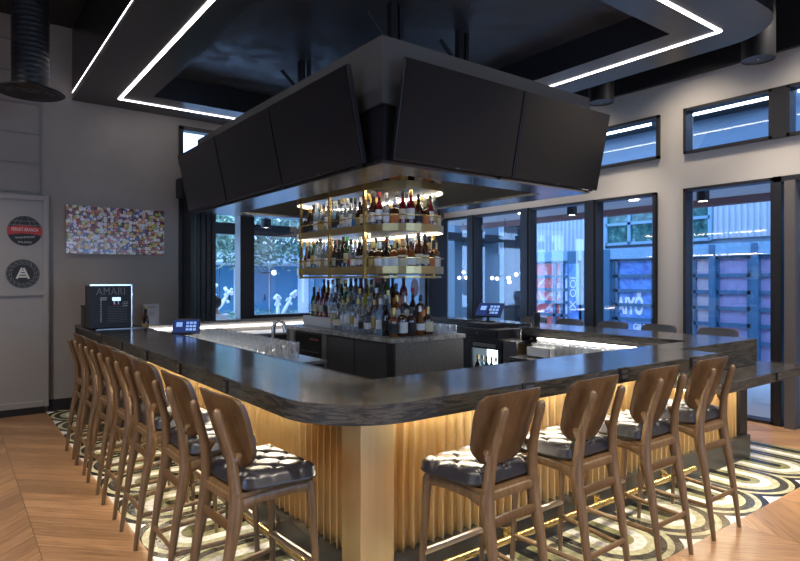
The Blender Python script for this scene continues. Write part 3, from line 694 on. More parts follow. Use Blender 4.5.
for zz, nm, ka, kc, sd in ((1.70, 'lowest', CLEARS[:4] + MIXED[:6] + [('tall', 'dark', 'white', 'black')] * 4, WHISK, 11), (2.10, 'middle', CLEARS + CLEARS + WHISK[4:], [('tall', 'brown', 'white', 'black'), ('slim', 'red', 'white', 'red'), ('slim', 'yellow', 'gold', 'gold'), ('squat', 'brown', 'orange', 'gold'), ('tall', 'clear', 'white', 'silver'), ('round', 'green', 'cream', 'cork'), ('squat', 'brown', 'cream', 'red')], 12), (2.50, 'top', WHISK + MIXED, WHISK + MIXED, 13)):
    A, C_, D = side(rs0)
    rowof(A, zz, '%s rack shelf, straight side' % nm, RG, ka, sd)
    rowof(C_, zz, '%s rack shelf, curved end' % nm, RG, kc, sd + 20)
    rowof(D, zz, '%s rack shelf, window side' % nm, RG, kc + MIXED, sd + 40)
    if nm != 'top': rowof([(RX - .245, RY1 - i * .094) for i in range(14)] + [(RX - .245 * cos(pi * k_ / 8), RY0 - .245 * sin(pi * k_ / 8)) for k_ in range(1, 8)], zz, '%s rack shelf, inner row' % nm, RG, ka, sd + 60)

# ------------------------------------------------------------------ screen canopy and screens
BX0, BX1, BY0, BY1, BZ0, BZ1 = 2.43, 4.85, 3.42, 7.36, 2.43, 3.336
cn = thing('screen_canopy', 'dark rectangular canopy box hung from the ceiling above the bar island', 'canopy', (0, 0, 0))
bm = B(); zl = 2.86
box(bm, BX0, BX1, BY0, BY0 + .03, zl, BZ1); box(bm, BX0, BX0 + .03, BY0 + .03, BY1, zl, BZ1); box(bm, BX0 + .03, BX1, BY1 - .03, BY1, zl, BZ1); box(bm, BX1 - .03, BX1, BY0 + .03, BY1 - .03, zl, BZ1)
obj('fascia', bm, m_box, cn)
bm = B(); t = .05
box(bm, BX0 + t, BX1 - t, BY0 + t, BY0 + .08, BZ0 + .02, zl); box(bm, BX0 + t, BX0 + .08, BY0 + .08, BY1 - t, BZ0 + .02, zl); box(bm, BX0 + .08, BX1 - t, BY1 - .08, BY1 - t, BZ0 + .02, zl); box(bm, BX1 - .08, BX1 - t, BY0 + .08, BY1 - .08, BZ0 + .02, zl)
obj('recessed_band', bm, m_black, cn)
obj('lid', box(B(), BX0 + .02, BX1 - .02, BY0 + .02, BY1 - .02, BZ1 - .03, BZ1 - .01), m_black, cn)
bm = ring(B(), [(BX0, BY0), (BX1, BY0), (BX1, BY1), (BX0, BY1)], [(2.83, 3.72), (4.52, 3.72), (4.52, 7.1), (2.83, 7.1)], BZ0, BZ0 + .025); obj('underside_rim', bm, m_under, cn)
bm = ring(B(), [(2.81, 3.70), (4.54, 3.70), (4.54, 7.12), (2.81, 7.12)], [(2.83, 3.72), (4.52, 3.72), (4.52, 7.1), (2.83, 7.1)], BZ0 + .025, 2.96); obj('recess_wall', bm, mat('brown_black_recess', (.04, .036, .033), .5), cn)
obj('recess_ceiling', box(B(), 2.81, 4.54, 3.70, 7.12, 2.955, 2.975), m_black, cn)
for (xx, yy) in ((3.24, 4.38), (4.15, 4.46), (3.27, 6.2), (4.15, 6.2)):
    hp = obj('hanger_post', box(B(), xx - .05, xx + .02, yy - .03, yy + .03, BZ1 - .02, 4.14), m_black, cn)
    bm = B(); box(bm, xx + .06, xx + .10, yy - .02, yy + .02, BZ1 - .02, 4.14); obj('hanger_rod', bm, m_black, hp)
    bm = B(); tube(bm, [(xx, yy, 3.75), (xx - .26, yy + .02, 4.0)], .022, 6); obj('hanger_brace', bm, m_black, hp)
def screen(cx, cy, rz, w, label):
    tv = thing('wall_screen', label, 'screen', (cx, cy, 2.462), rz, 'flat screens round the canopy')
    tv.rotation_euler = (.205, 0, rz); h = .706
    obj('screen_glass', box(B(), -w / 2 + .008, w / 2 - .008, -.046, -.04, .016, h - .008), m_screen, tv)
    bm = box(B(), -w / 2, w / 2, -.041, .0, 0, h, bev=.004); obj('screen_bezel', bm, m_tvbez, tv)
    obj('maker_badge', box(B(), -.022, .022, -.048, -.044, .004, .012), m_lt, tv)
    obj('sensor_foot', box(B(), w / 2 - .09, w / 2 - .06, -.035, -.01, -.014, 0), m_black, tv)
    obj('wall_bracket', box(B(), -.2, .2, .0, .03, .03, .25), m_black, tv)
screen(3.105, BY0 - .004, 0, 1.215, 'flat screen nearest the canopy corner on its window-door side, reflecting grey light')
screen(4.315, BY0 - .004, 0, 1.175, 'flat screen at the far end of the canopy side facing the four front stools')
screen(BX0 - .004, 4.245, -pi / 2, 1.285, 'flat screen nearest the canopy corner on the side facing the long stool row')
screen(BX0 - .004, 5.57, -pi / 2, 1.335, 'middle one of the three flat screens facing the long stool row')
screen(BX0 - .004, 6.89, -pi / 2, 1.27, 'flat screen farthest from the canopy corner, nearest the picture wall')

# ------------------------------------------------------------------ bar stools
def cushion(w0, w1, d, z0, h):
    """tufted seat: w0 rear width, w1 front width"""
    bm = B(); N = 44; top = {}; p = .15
    for j in range(N + 1):
        for i in range(N + 1):
            u, v = -1 + 2 * i / N, -1 + 2 * j / N
            f = (1 - .5 * (max(0, abs(u) - .78) / .22) ** 2 * (max(0, abs(v) - .78) / .22) ** 2)
            wd = w0 + (w1 - w0) * (v + 1) / 2; x_ = u * wd / 2 * (1 - .10 * max(0, abs(v) - .7) ** 2 / .09); y_ = v * d / 2 * (1 - .10 * max(0, abs(u) - .7) ** 2 / .09)
            a, b = (x_ + y_) / p, (x_ - y_) / p
            sa, sb = sin(pi * a) ** 2, sin(pi * b) ** 2
            puff = 1 - .80 * math.exp(-(sa + sb) * 5.0) - .22 * math.exp(-min(sa, sb) * 30)
            e = min(1, (1 - max(abs(u), abs(v))) / .30); dome = math.sqrt(max(0, 1 - (1 - e) ** 2))
            top[i, j] = bm.verts.new((x_, y_, z0 + h * dome * (.50 + .50 * puff)))
    for j in range(N):
        for i in range(N): bm.faces.new((top[i, j], top[i + 1, j], top[i + 1, j + 1], top[i, j + 1]))
    rim_ = [top[i, 0] for i in range(N)] + [top[N, j] for j in range(N)] + [top[i, N] for i in range(N, 0, -1)] + [top[0, j] for j in range(N, 0, -1)]
    lo = [bm.verts.new((v.co.x * .96, v.co.y * .96, z0 - .018)) for v in rim_]; mid = [bm.verts.new((v.co.x * 1.015, v.co.y * 1.015, z0 - .004)) for v in rim_]
    for k in range(len(rim_)):
        k2 = (k + 1) % len(rim_); bm.faces.new((rim_[k], mid[k], mid[k2], rim_[k2])); bm.faces.new((mid[k], lo[k], lo[k2], mid[k2]))
    bm.faces.new(lo); return bm
def backpanel(grow, y_off, thick, z0, z1):
    """curved shield: wide rounded top corners, narrower strongly rounded foot"""
    bm = B(); N, Mr = 20, 24; F_ = {}
    for side_ in (0, 1):
        for j in range(Mr + 1):
            t = j / Mr; zz = z0 + (z1 - z0) * t
            w = .176 + .030 * min(1, t / .70)
            if t < .30: w *= 1 - .34 * (1 - t / .30) ** 2.2
            if t > .84: w *= 1 - .16 * ((t - .84) / .16) ** 2.6
            w += grow
            for i in range(N + 1):
                u = -1 + 2 * i / N; x_ = u * w
                F_[side_, i, j] = bm.verts.new((x_, y_off - .110 * t + .045 * (x_ / .21) ** 2 + side_ * thick, zz + (.008 * (1 - u * u) if j == Mr else 0) - (.012 * (1 - u * u) if j == 0 else 0)))
    for j in range(Mr):
        for i in range(N):
            bm.faces.new((F_[0, i, j], F_[0, i + 1, j], F_[0, i + 1, j + 1], F_[0, i, j + 1])); bm.faces.new((F_[1, i, j], F_[1, i, j + 1], F_[1, i + 1, j + 1], F_[1, i + 1, j]))
    for i in range(N):
        for j in (0, Mr): bm.faces.new((F_[0, i, j], F_[1, i, j], F_[1, i + 1, j], F_[0, i + 1, j]))
    for j in range(Mr):
        for i in (0, N): bm.faces.new((F_[0, i, j], F_[1, i, j], F_[1, i, j + 1], F_[0, i, j + 1]))
    return bm
stool = thing('bar_stool', 'x', 'stool', (0, 0, 0))
cb = cushion(.41, .50, .375, .713, .056); bmesh.ops.translate(cb, vec=(0, .052, 0), verts=cb.verts); obj('seat', cb, m_leather, stool, 'all')
bm = B()      # seat frame: side rails rising into the rear posts, front and back rails
for s in (-1, 1): tube(bm, [(s * .196, .205, .655), (s * .19, .10, .662), (s * .178, -.05, .655), (s * .165, -.135, .632)], [.028, .026, .027, .036], 10, .55, flat=(0, 0, 1))
tube(bm, [(-.19, .20, .662), (.19, .20, .662)], .022, 8, .5, flat=(0, 0, 1)); tube(bm, [(-.17, -.15, .655), (.17, -.15, .655)], .022, 8, .5, flat=(0, 0, 1))
box(bm, -.185, .185, -.15, .19, .672, .69)
obj('seat_frame', bm, m_walnut, stool, True)
obj('backrest', backpanel(0, -.092, .014, .775, 1.10), m_walnutd, stool, True)
bkr = [c for c in stool.children if c.name.startswith('backrest')][0]
obj('back_pad', backpanel(-.006, -.0775, .016, .782, 1.096), m_leatherb, bkr, True)
for s in (-1, 1):
    lg = obj('rear_leg', tube(B(), [(s * .168, -.238, 0), (s * .167, -.212, .2), (s * .165, -.183, .4), (s * .162, -.150, .56), (s * .158, -.138, .64), (s * .148, -.142, .72), (s * .138, -.156, .84), (s * .130, -.188, .95), (s * .127, -.206, 1.01), (s * .126, -.213, 1.035), (s * .1255, -.215, 1.047), (s * .125, -.215, 1.055)],
        [.0135, .0185, .024, .031, .035, .028, .0225, .021, .022, .0215, .017, .006], 12, .95, flat=(1, 0, 0)), m_walnut, stool, True)
    obj('back_bracket', tube(B(), [(s * .146, -.152, .79), (s * .144, -.144, .822), (s * .142, -.13, .838), (s * .14, -.112, .842)], [.012, .024, .020, .012], 8, flat=(1, 0, 0)), m_walnut, lg, True)
    obj('front_leg', tube(B(), [(s * .214, .236, 0), (s * .207, .226, .3), (s * .200, .212, .56), (s * .196, .203, .66), (s * .196, .195, .685)], [.0125, .0175, .022, .026, .020], 12, .9, flat=(1, 0, 0)), m_walnut, stool, True)
    obj('stretcher', tube(B(), [(s * .167, -.210, .20), (s * .209, .226, .215)], .0135, 10, flat=(0, 0, 1)), m_walnut, stool, True)
obj('stretcher', tube(B(), [(-.167, -.210, .235), (.167, -.210, .235)], .016, 10, .6, flat=(0, 0, 1)), m_walnut, stool, True)
obj('stretcher', tube(B(), [(-.163, -.158, .535), (-.08, -.168, .548), (.08, -.168, .548), (.163, -.158, .535)], .024, 10, .45, flat=(0, 0, 1)), m_walnutd, stool, True)
obj('foot_rest', tube(B(), [(-.207, .226, .30), (.207, .226, .30)], .017, 12, flat=(0, 0, 1)), m_cap, stool, True)
SG = 'walnut bar stools round the counter'
FR = ['first', 'second', 'third', 'fourth']
first = True
rr = random.Random(5)
for i, (xx, yy, a) in enumerate(((2.02, 1.985, .04), (2.66, 1.985, .02), (3.285, 1.98, .0), (3.915, 1.985, -.01))):
    lab = 'walnut bar stool, charcoal tufted seat, %s from the gold corner post along the front' % FR[i]
    if first:
        stool.location = (xx, yy, 0); stool.rotation_euler = (0, 0, a); stool['label'] = lab; stool['group'] = SG; first = False
    else: dup(stool, (xx, yy, 0), a, lab, SG)
LY = (2.62, 3.28, 3.925, 4.495, 5.08, 5.635, 6.175)
for i, yy in enumerate(LY):
    dup(stool, (1.108, yy, 0), -pi / 2 + (.06 if i == 0 else rr.uniform(-.03, .03)), 'walnut bar stool, tufted seat, %s from the rounded counter corner in the long row' % ORD[i], SG)
for i, yy in enumerate((2.92, 3.56, 4.14, 4.76, 5.33)):
    dup(stool, (6.19, yy, 0), pi / 2, 'dark padded bar stool on the window side of the counter, %s from the door' % ORD[i], 'stools on the window side')

# ------------------------------------------------------------------ glassware
def tumbler(name, prof): 
    bm = B(); lathe(bm, prof, 12, cap=False); return obj(name, bm, m_glass, None, True)
g0 = None
def glass(x, y, z, label, group, s=1.0, kind='rocks'):
    global g0
    if g0 is None: g0 = {}
    if kind not in g0:
        g0[kind] = {'rocks': [(.001, .008), (.030, .008), (.034, 0), (.040, .085), (.0375, .085), (.031, .012)], 'highball': [(.001, .008), (.026, .008), (.029, 0), (.034, .14), (.0315, .14), (.027, .012)]}[kind]
        bm = B(); lathe(bm, g0[kind], 12, cap=False); o = obj('t', bm, m_glass, None, True); g0[kind] = o.data; bpy.data.objects.remove(o)
    o = bpy.data.objects.new('drinking_glass', g0[kind]); COL.objects.link(o); o.location = (x, y, z); o.scale = (s, s, s); tag(o, label, 'glass', group); return o
k = 0
sp_ = sorted([(3.84 + .085 * i, 4.42 + .085 * j) for i in range(3) for j in range(7)], key=lambda p: proj(*p))
for i, (x, y) in enumerate(sp_):
    glass(x, y, 1.07, 'clear short tumbler at the island corner, %s from the bottles towards the till' % ordn(i), 'tumblers on the island')
sp_ = sorted([(2.04 + .115 * i, 4.75 + .135 * j + .03 * i) for i in range(5) for j in range(16)], key=lambda p: proj(*p))
for i, (x, y) in enumerate(sp_):
    glass(x, y, .90, ('clear tall glass on the lit shelf, %s from the tablet end' % ordn(i)) if i < 45 else ('clear tall glass on the lit shelf, %s from the end nearest the island' % ordn(79 - i)), 'glasses on the lit shelf', 1.0, 'highball')
sp_ = sorted([(4.92 + .09 * i, 3.05 + .1 * j) for i in range(3) for j in range(12)], key=lambda p: proj(*p))
for i, (x, y) in enumerate(sp_):
    glass(x, y, .80, 'clear glass in the white-lit ice station, %s from the till end' % ordn(i), 'glasses at the ice station', 1.0, 'highball')

# ------------------------------------------------------------------ till station with fridge
fr = thing('bar_fridge', 'black under-counter fridge with a lit glass door beside the island', 'fridge', (5.27, 5.03, 0))
bm = B(); box(bm, -.26, .22, -.35, .38, .0, .06); box(bm, -.26, .22, -.35, .38, .86, .90); box(bm, .20, .22, -.35, .38, .06, .86); box(bm, -.26, .20, -.35, -.32, .06, .86); box(bm, -.26, .20, .35, .38, .06, .86); obj('cabinet', bm, m_black, fr)
obj('inner_light', box(B(), .185, .199, -.31, .34, .10, .85), mat('fridge_light', (.8, .9, 1), .5, 0, (.75, .92, 1.0), 3.2), fr)
dr = obj('fridge_door', box(B(), -.285, -.26, .13, .38, .03, .895), m_black, fr); bm = B(); box(bm, -.285, -.26, -.35, -.29, .03, .895); box(bm, -.285, -.26, -.29, .13, .03, .1); box(bm, -.285, -.26, -.29, .13, .80, .895); obj('door_frame', bm, m_black, dr)
obj('door_glass', box(B(), -.275, -.27, -.29, .13, .1, .80), m_pane, dr)
obj('door_handle', box(B(), -.30, -.285, -.26, .10, .825, .865, bev=.004), m_chrome, dr)
obj('wire_shelf', box(B(), -.25, .18, -.31, .34, .44, .45), m_chrome, fr)
obj('worktop', box(B(), -.29, .285, -.365, .40, .90, .925, bev=.003), m_black, fr)
for zz, nm in ((.06, 'lower'), (.45, 'upper')):
    for i in range(6):
        bottle(5.10, 4.80 + i * .075, zz, 'slim' if zz < .2 else 'round', ['green', 'clear', 'brown'][i % 3], ['white', 'cream', 'green'][i % 3], 'gold', '%s bottle inside the lit fridge, %s from the hinge on its %s shelf' % (['green', 'clear', 'brown'][i % 3], ORD[i], nm), 'bottles in the fridge', 0, .95 if zz > .2 else 1.1)
sc2 = thing('till_shelf', 'steel-topped open shelf unit with pale wooden back beside the fridge', 'shelf', (5.35, 4.56, 0))
obj('worktop', box(B(), -.36, .15, -.10, .10, .885, .92, bev=.003), m_chrome, sc2)
obj('wood_back', box(B(), -.34, .15, .08, .10, .2, .885), mat('pale_ply', (.78, .60, .36), .6), sc2)
obj('side_panel', box(B(), -.36, -.34, -.10, .10, .0, .885), m_chrome, sc2); obj('shelf_board', box(B(), -.34, .15, -.10, .08, .66, .68), m_chrome, sc2)
for i in range(5):
    bm = B(); lathe(bm, [(.04, 0), (.05, .004), (.095, .016), (.098, .02), (.05, .01), (.001, .008)], 24, cap=False)
    o = tag(obj('plate', bm, m_brightsteel if i % 2 else m_white, None, True), 'round pale plate on the till shelf, %s from the bottom of its stack' % ORD[i], 'plate', 'plates on the till shelf'); o.location = (5.20, 4.50, .682 + i * .014)
pr = thing('receipt_printer', 'black till cash drawer and printer block with steel side on the fridge top', 'printer', (5.20, 5.02, .925))
obj('drawer_body', box(B(), -.19, .20, -.26, .33, 0, .105, bev=.004), m_black, pr); obj('drawer_front', box(B(), -.20, -.19, -.24, .31, .012, .095), m_dark, pr)
bm = B(); lathe(bm, [(.012, 0), (.012, .012)], 12); o = obj('drawer_lock', bm, m_brightsteel, pr); o.rotation_euler = (0, -pi / 2, 0); o.location = (-.20, .05, .055)
obj('printer_block', box(B(), -.15, .16, -.06, .30, .105, .165, bev=.01), m_dark, pr)
nb = thing('napkin_holder', 'small steel napkin holder beside the till at the shelf edge', 'holder', (5.24, 4.58, .92)); obj('steel_box', box(B(), -.10, .06, -.05, .05, 0, .13, bev=.004), m_brightsteel, nb); obj('dark_slot', box(B(), -.08, .04, -.053, -.05, .02, .11), m_dark, nb)
pc_ = thing('pen_pot', 'black pot holding pens and straws beside the till', 'pot', (5.42, 4.55, .92)); bm = B(); lathe(bm, [(.03, 0), (.035, .11), (.031, .11), (.028, .01)], 16, cap=False); obj('pot_body', bm, m_black, pc_, True)
for (dx, dy, m_) in ((.012, 0, LB['orange']), (-.01, .01, m_white), (0, -.012, m_black)): obj('pen', tube(B(), [(dx, dy, .012), (dx * 5 + .01, dy * 4, .19)], .005, 6, flat=(1, 0, 0)), m_, pc_)
ui = mat('screen_icons', (.2, .4, .9), .3, 0, (.35, .55, 1.0), .22); uib = mat('dark_blue_display', (.01, .02, .06), .2, 0, (.03, .06, .25), .25)
def tablet(name, label, loc, rz, w, h, tilt, base):
    t = thing(name, label, 'screen', loc, rz); R = Matrix.Translation((0, 0, base)) @ Matrix.Rotation(-tilt, 4, 'X')
    obj('housing', box(B(), -w / 2, w / 2, 0, .018, 0, h, M=R, bev=.004), m_black, t)
    dp = obj('display', box(B(), -w / 2 + .012, w / 2 - .012, -.002, 0, .012, h - .012, M=R), uib, t)
    bm = B()
    for r_ in range(3):
        for c_ in range(3): box(bm, -w * .0 + c_ * w * .13, -w * .0 + c_ * w * .13 + w * .10, -.004, -.002, h * (.2 + .22 * r_), h * (.2 + .22 * r_) + h * .15, M=R)
    box(bm, -w * .36, -w * .14, -.004, -.002, h * .45, h * .75, M=R); obj('display_tiles', bm, ui, dp)
    bm = B(); tube(bm, [(0, .03, 0), (0, .04, base + h * .3)], .02, 8, flat=(1, 0, 0)); box(bm, -.07, .07, -.04, .09, 0, .012); obj('stand', bm, m_black, t); return t
tablet('till_screen', 'tilted black till touch screen with blue display above the cash drawer', (5.24, 5.16, 1.09), -pi / 2 + .35, .34, .22, .75, .07)
tablet('order_tablet', 'small black order tablet with blue display on the bar top near the folded doors', (1.90, 6.12, 1.05), -.65, .28, .155, .30, .012)
# small till printer behind, sink tap, white tray, shaker
tp = thing('sink_tap', 'curved steel tap standing over the bar sink by the island end', 'tap', (2.76, 5.9, .0))
obj('tap_post', tube(B(), [(0, 0, .0), (0, 0, .86)], .03, 10), m_dark, tp); bm = B(); tube(bm, [(0, 0, .86), (0, 0, 1.10), (.02, -.01, 1.15), (.06, -.03, 1.165), (.10, -.05, 1.14), (.11, -.055, 1.05)], .022, 12); obj('tap_spout', bm, m_brightsteel, tp, True)
bm = B(); lathe(bm, [(.06, .84), (.07, .87), (.05, .92), (.03, .93)], 16); obj('tap_base', bm, m_brightsteel, tp, True)
tr = thing('white_tray', 'white open plastic tray propped beside the ice station', 'tray', (4.95, 4.02, .80)); bm = B(); box(bm, -.12, .14, -.14, .16, .0, .012); 
for q in ((-.12, -.11, -.14, .16), (.13, .14, -.14, .16), (-.12, .14, -.14, -.13), (-.12, .14, .15, .16)): box(bm, *q, 0, .10)
obj('tray_body', bm, m_white, tr); obj('white_cloth', box(B(), -.14, .16, -.16, .1, .10, .11), m_white, tr)
bm = B(); lathe(bm, [(.05, 0), (.075, .06), (.085, .14), (.082, .14), (.07, .06), (.04, .01)], 20, cap=False); o = tag(obj('steel_bowl', bm, m_brightsteel, None, True), 'deep steel mixing bowl at the ice station beside the white tray', 'bowl'); o.location = (5.05, 3.76, .80)
sh = thing('cocktail_shaker', 'black lidded cocktail shaker standing on the window side of the bar top', 'shaker', (5.70, 4.77, 1.07)); bm = B(); lathe(bm, [(.035, 0), (.043, .09)], 16); obj('shaker_cup', bm, m_black, sh, True); bm = B(); lathe(bm, [(.043, .09), (.040, .12), (.03, .14)], 16); obj('shaker_lid', bm, m_dark, sh, True)

# ------------------------------------------------------------------ outside: window side
F_ = 594.0
def yat(u, X): a = (u - 400) / F_; return X * (.797 - a * .603) / (.603 + a * .797)
def xat(u, Y): a = (u - 400) / F_; return Y * (.603 + a * .797) / (.797 - a * .603)
bm = B(); quad(bm, XR + .2, 24, -12, 26, -.02, 0); quad(bm, -12, XR + .2, YF + .2, 26, -.02, 0); struct('floor.001', bm, mat('pale_patio_paving', (.55, .55, .55), .7))
m_clad = mat('pale_corrugated_cladding', (.38, .46, .54), .5, .1); m_bluesteel = mat('blue_steel_frame', (.04, .125, .225), .45, .1); m_lintel = mat('blue_painted_lintel', (.17, .33, .48), .5)
m_redp = mat('red_mural', (.62, .12, .13), .4); n = NT(m_redp); (x, y, z), P = n.pos(); n.color(n.ramp(n.noise(P, 2.2, 3, .6, 1.5), [(.36, (.60, .10, .11)), (.5, (.68, .18, .17)), (.56, (.62, .50, .60)), (.68, (.16, .12, .36))], 'CONSTANT'))
m_bluep = mat('blue_mural', (.10, .22, .6), .4); n = NT(m_bluep); (x, y, z), P = n.pos(); n.color(n.ramp(n.noise(P, 1.6, 4, .6, 1.2), [(.36, (.05, .12, .42)), (.5, (.10, .26, .66)), (.6, (.20, .40, .78)), (.68, (.06, .10, .34))]))
m_purp = mat('lilac_frosted_panel', (.29, .27, .46), .4); m_pinkp = mat('pale_pink_panel', (.48, .41, .48), .4)
m_teal = mat('teal_window_glass', (.03, .13, .14), .12); n = NT(m_teal); (x, y, z), P = n.pos(); n.color(n.ramp(n.noise(P, 5, 5, .7), [(.35, (.012, .05, .05)), (.55, (.05, .16, .15)), (.7, (.3, .5, .5))]))
XF = 12.0
fc = thing('warehouse_facade', 'blue and white corrugated warehouse front across the yard with gridded roll-up doors', 'building', (XF, 7, 0))
fc.location = (0, 0, 0)
def fx(u0, u1): return (yat(u1, XF), yat(u0, XF))
def corr(y0, y1, z0, z1):
    bm = B(); n_ = int((y1 - y0) / .11); v0 = v1 = None; pts = []
    for i in range(n_ + 1):
        yy = y0 + (y1 - y0) * i / n_; pts += [(XF - .03, yy), (XF - .03, yy + .04), (XF, yy + .055), (XF, yy + .095)]
    lo = [bm.verts.new((*p, z0)) for p in pts]; hi = [bm.verts.new((*p, z1)) for p in pts]
    for i in range(len(pts) - 1): bm.faces.new((lo[i], lo[i + 1], hi[i + 1], hi[i]))
    return bm
a, b = fx(500, 606); obj('corrugated_cladding', corr(a, b, 2.32, 3.4), m_clad, fc)
a, b = fx(711, 800); obj('corrugated_cladding', corr(a - 3, b, 2.42, 3.4), m_clad, fc)
obj('upper_wall', box(B(), XF + .02, XF + .3, -6, 11.0, 2.3, 7.5), mat('blue_grey_upper_wall', (.125, .18, .24), .6), fc)
obj('gable_panel', prism(B(), [(0, 0), (4.6, 0), (4.1, .80), (2.9, 1.05), (0, .75)], 0, .05), mat('dark_blue_cladding', (.07, .125, .19), .5), fc).matrix_local = Matrix.Translation((XF + .01, 1.6, 3.75)) @ Matrix(((0, 0, -1, 0), (1, 0, 0, 0), (0, 1, 0, 0), (0, 0, 0, 1)))
obj('lower_wall', box(B(), XF + .14, XF + .3, -6, 11.0, 0, 2.3), m_bluesteel, fc)
obj('lintel_beam', box(B(), XF - .08, XF + .02, -6, 11.0, 2.08, 2.32), m_lintel, fc)
a, b = fx(607, 711); uw = obj('upper_window', box(B(), XF - .02, XF + .02, a, b, 2.42, 3.35), m_teal, fc); bm = B()
for t_ in (0, .24, .5, .75, 1): yy = a + (b - a) * t_; box(bm, XF - .06, XF - .01, yy - .035, yy + .035, 2.40, 3.4)
for zz in (2.42, 2.86, 3.34): box(bm, XF - .06, XF - .01, a, b, zz - .03, zz + .03)
obj('window_grid', bm, m_lintel, uw)
def roll(u0, u1, cols, mats_, rows=(.05, .42, .745, 1.06, 1.375, 1.70, 2.06)):
    a, b = fx(u0, u1); fr_ = B()
    ys = [b - (b - a) * c for c in cols]
    for yy in ys: box(fr_, XF - .02, XF + .06, yy - .04, yy + .04, 0, 2.08)
    for zz in rows: box(fr_, XF - .02, XF + .06, a, b, zz - .035, zz + .035)
    d_ = obj('roll_up_door', fr_, m_bluesteel, fc)
    for i in range(len(ys) - 1):
        obj('door_glazing', box(B(), XF + .03, XF + .05, ys[i + 1], ys[i], 0, 2.08), mats_[i], d_)
    return d_
roll(533, 570, (0, .60, .80, 1), (m_redp, m_redp, m_bluep)); wy = (yat(565, XF) + yat(569.5, XF)) / 2; obj('white_mural_block', box(B(), XF + .018, XF + .029, wy - .07, wy + .07, .5, 1.75), mat('white_blue_mural', (.7, .75, .85), .5), fc); roll(613, 664, (0, .08, .80, 1), (m_bluep, m_bluep, m_redp)); roll(690, 711, (0, .2, 1), (m_pinkp, m_pinkp)); roll(717, 800, (0, .42, .52, 1), (m_purp, m_purp, m_purp))
for (u0, u1) in ((522, 533), (570, 580), (584, 612), (663, 690), (711, 717), (753, 760)):
    a, b = fx(u0, u1); obj('blue_column', box(B(), XF - .10, XF + .06, a, b, 0, 2.3), m_bluesteel, fc)
a, b = fx(571, 583); vs = obj('banner_panel', box(B(), XF - .13, XF - .11, a + .03, b - .03, .6, 2.0), m_bluep, fc)
mo = mat('white_mural_paint', (.85, .87, .92), .5)
text('vertical_lettering', 'IX OOI', .24, mo, vs, Matrix.Translation((XF - .14, (a + b) / 2, 1.28)) @ Matrix.Rotation(-pi / 2, 4, 'Z') @ Matrix.Rotation(pi / 2, 4, 'X') @ Matrix.Rotation(pi / 2, 4, 'Z'), .002, 1.1)
ym = yat(629.5, XF); text('mural_lettering', 'AIY\u014c', .50, mo, fc, FACE_X(XF + .022, ym, 1.02), .002, .56, 1.0, 'CENTER', .022)
text('mural_lettering', 'Gil F', .18, mo, fc, FACE_X(XF + .022, yat(639, XF), .575), .003, .9, 1.0, 'CENTER', .008)
# porch outside the window wall
po = thing('porch_roof', 'pale boarded porch roof with a dark reddish edge beam outside the window wall', 'porch', (0, 0, 0))
m_board = mat('pale_porch_boards', (.72, .70, .70), .6); n = NT(m_board); (x, y, z), P = n.pos(); n.color(n.mix(n.math('LESS_THAN', n.math('FRACT', n.math('MULTIPLY', x, 7.0)), .08), (.72, .70, .70), (.25, .25, .26)))
obj('boarded_ceiling', box(B(), XR + .2, 9.6, -3, 10.2, 2.88, 2.94), m_board, po)
obj('edge_beam', box(B(), 9.5, 9.65, -3, 10.2, 2.77, 2.99), mat('reddish_brown_beam', (.30, .17, .17), .6), po)
obj('roof_sheet', box(B(), XR + .2, 9.7, -3, 10.2, 3.03, 3.08), mat('dark_roof_sheet', (.05, .055, .065), .5), po)
for yy in (-2.4, 9.6): obj('porch_post', box(B(), 9.5, 9.64, yy, yy + .14, 0, 2.74), m_dark, po)
def canlight(x, y, z, label):
    c = thing('porch_light', label, 'light', (x, y, z), group='porch can lights')
    bm = B(); lathe(bm, [(.08, .015), (.085, 0), (.085, .15), (.001, .15)], 20, cap=False); obj('lamp_housing', bm, m_dark, c, True)
    bm = B(); lathe(bm, [(.078, .0), (.001, .001)], 16, c=(0, 0, .012), cap=False); obj('lamp_lens', bm, m_lamp, c); return c
canlight(8.6, 6.42, 2.73, 'cylinder porch light seen through the middle tall windows'); canlight(8.6, 4.17, 2.73, 'cylinder porch light seen through the wide window by the door'); canlight(8.6, 8.70, 2.73, 'cylinder porch light seen through the window nearest the room corner')
for (yy, lab) in ((5.25, 'flush round porch light seen over the narrow tall window'), (7.55, 'flush round porch light seen above the till screen')):
    bm = B(); lathe(bm, [(.07, .0), (.075, .01), (.001, .012)], 18, cap=False); o = tag(obj('flush_light', bm, m_lamp), lab, 'light', 'flush porch lights'); o.location = (8.6, yy, 2.868)
# high bar lights on the yard wall, seen through the high windows
for i, (ya, yb, zz) in enumerate(((4.2, 6.3, 4.88), (1.6, 4.0, 4.88), (6.7, 9.2, 4.88))):
    o = thing('yard_light', 'long white tube light high on the yard wall, %s from the door' % ORD[[1, 0, 2][i]], 'light', (11.6, (ya + yb) / 2, zz), group='yard tube lights')
    h_ = (yb - ya) / 2; obj('light_tube', box(B(), -.03, .03, -h_, h_, -.05, .05), mat('yard_tube', (1, 1, 1), .5, 0, (.9, .95, 1), 5), o); obj('light_backing', box(B(), .03, .4, -h_, h_, -.06, .06), m_dark, o)
yw = thing('side_block', 'plain blue-grey rendered block at the yard corner behind the far windows', 'building', (0, 0, 0))
obj('rendered_wall', box(B(), 10.4, 14, 11.4, 16, 0, 6), mat('blue_grey_render', (.12, .17, .21), .8), yw)
obj('dark_canopy', box(B(), 9.8, 11.8, 11.0, 11.4, 2.62, 2.8), m_dark, yw); obj('notice', box(B(), 10.36, 10.4, 11.7, 11.95, 1.9, 2.3), m_white, yw)
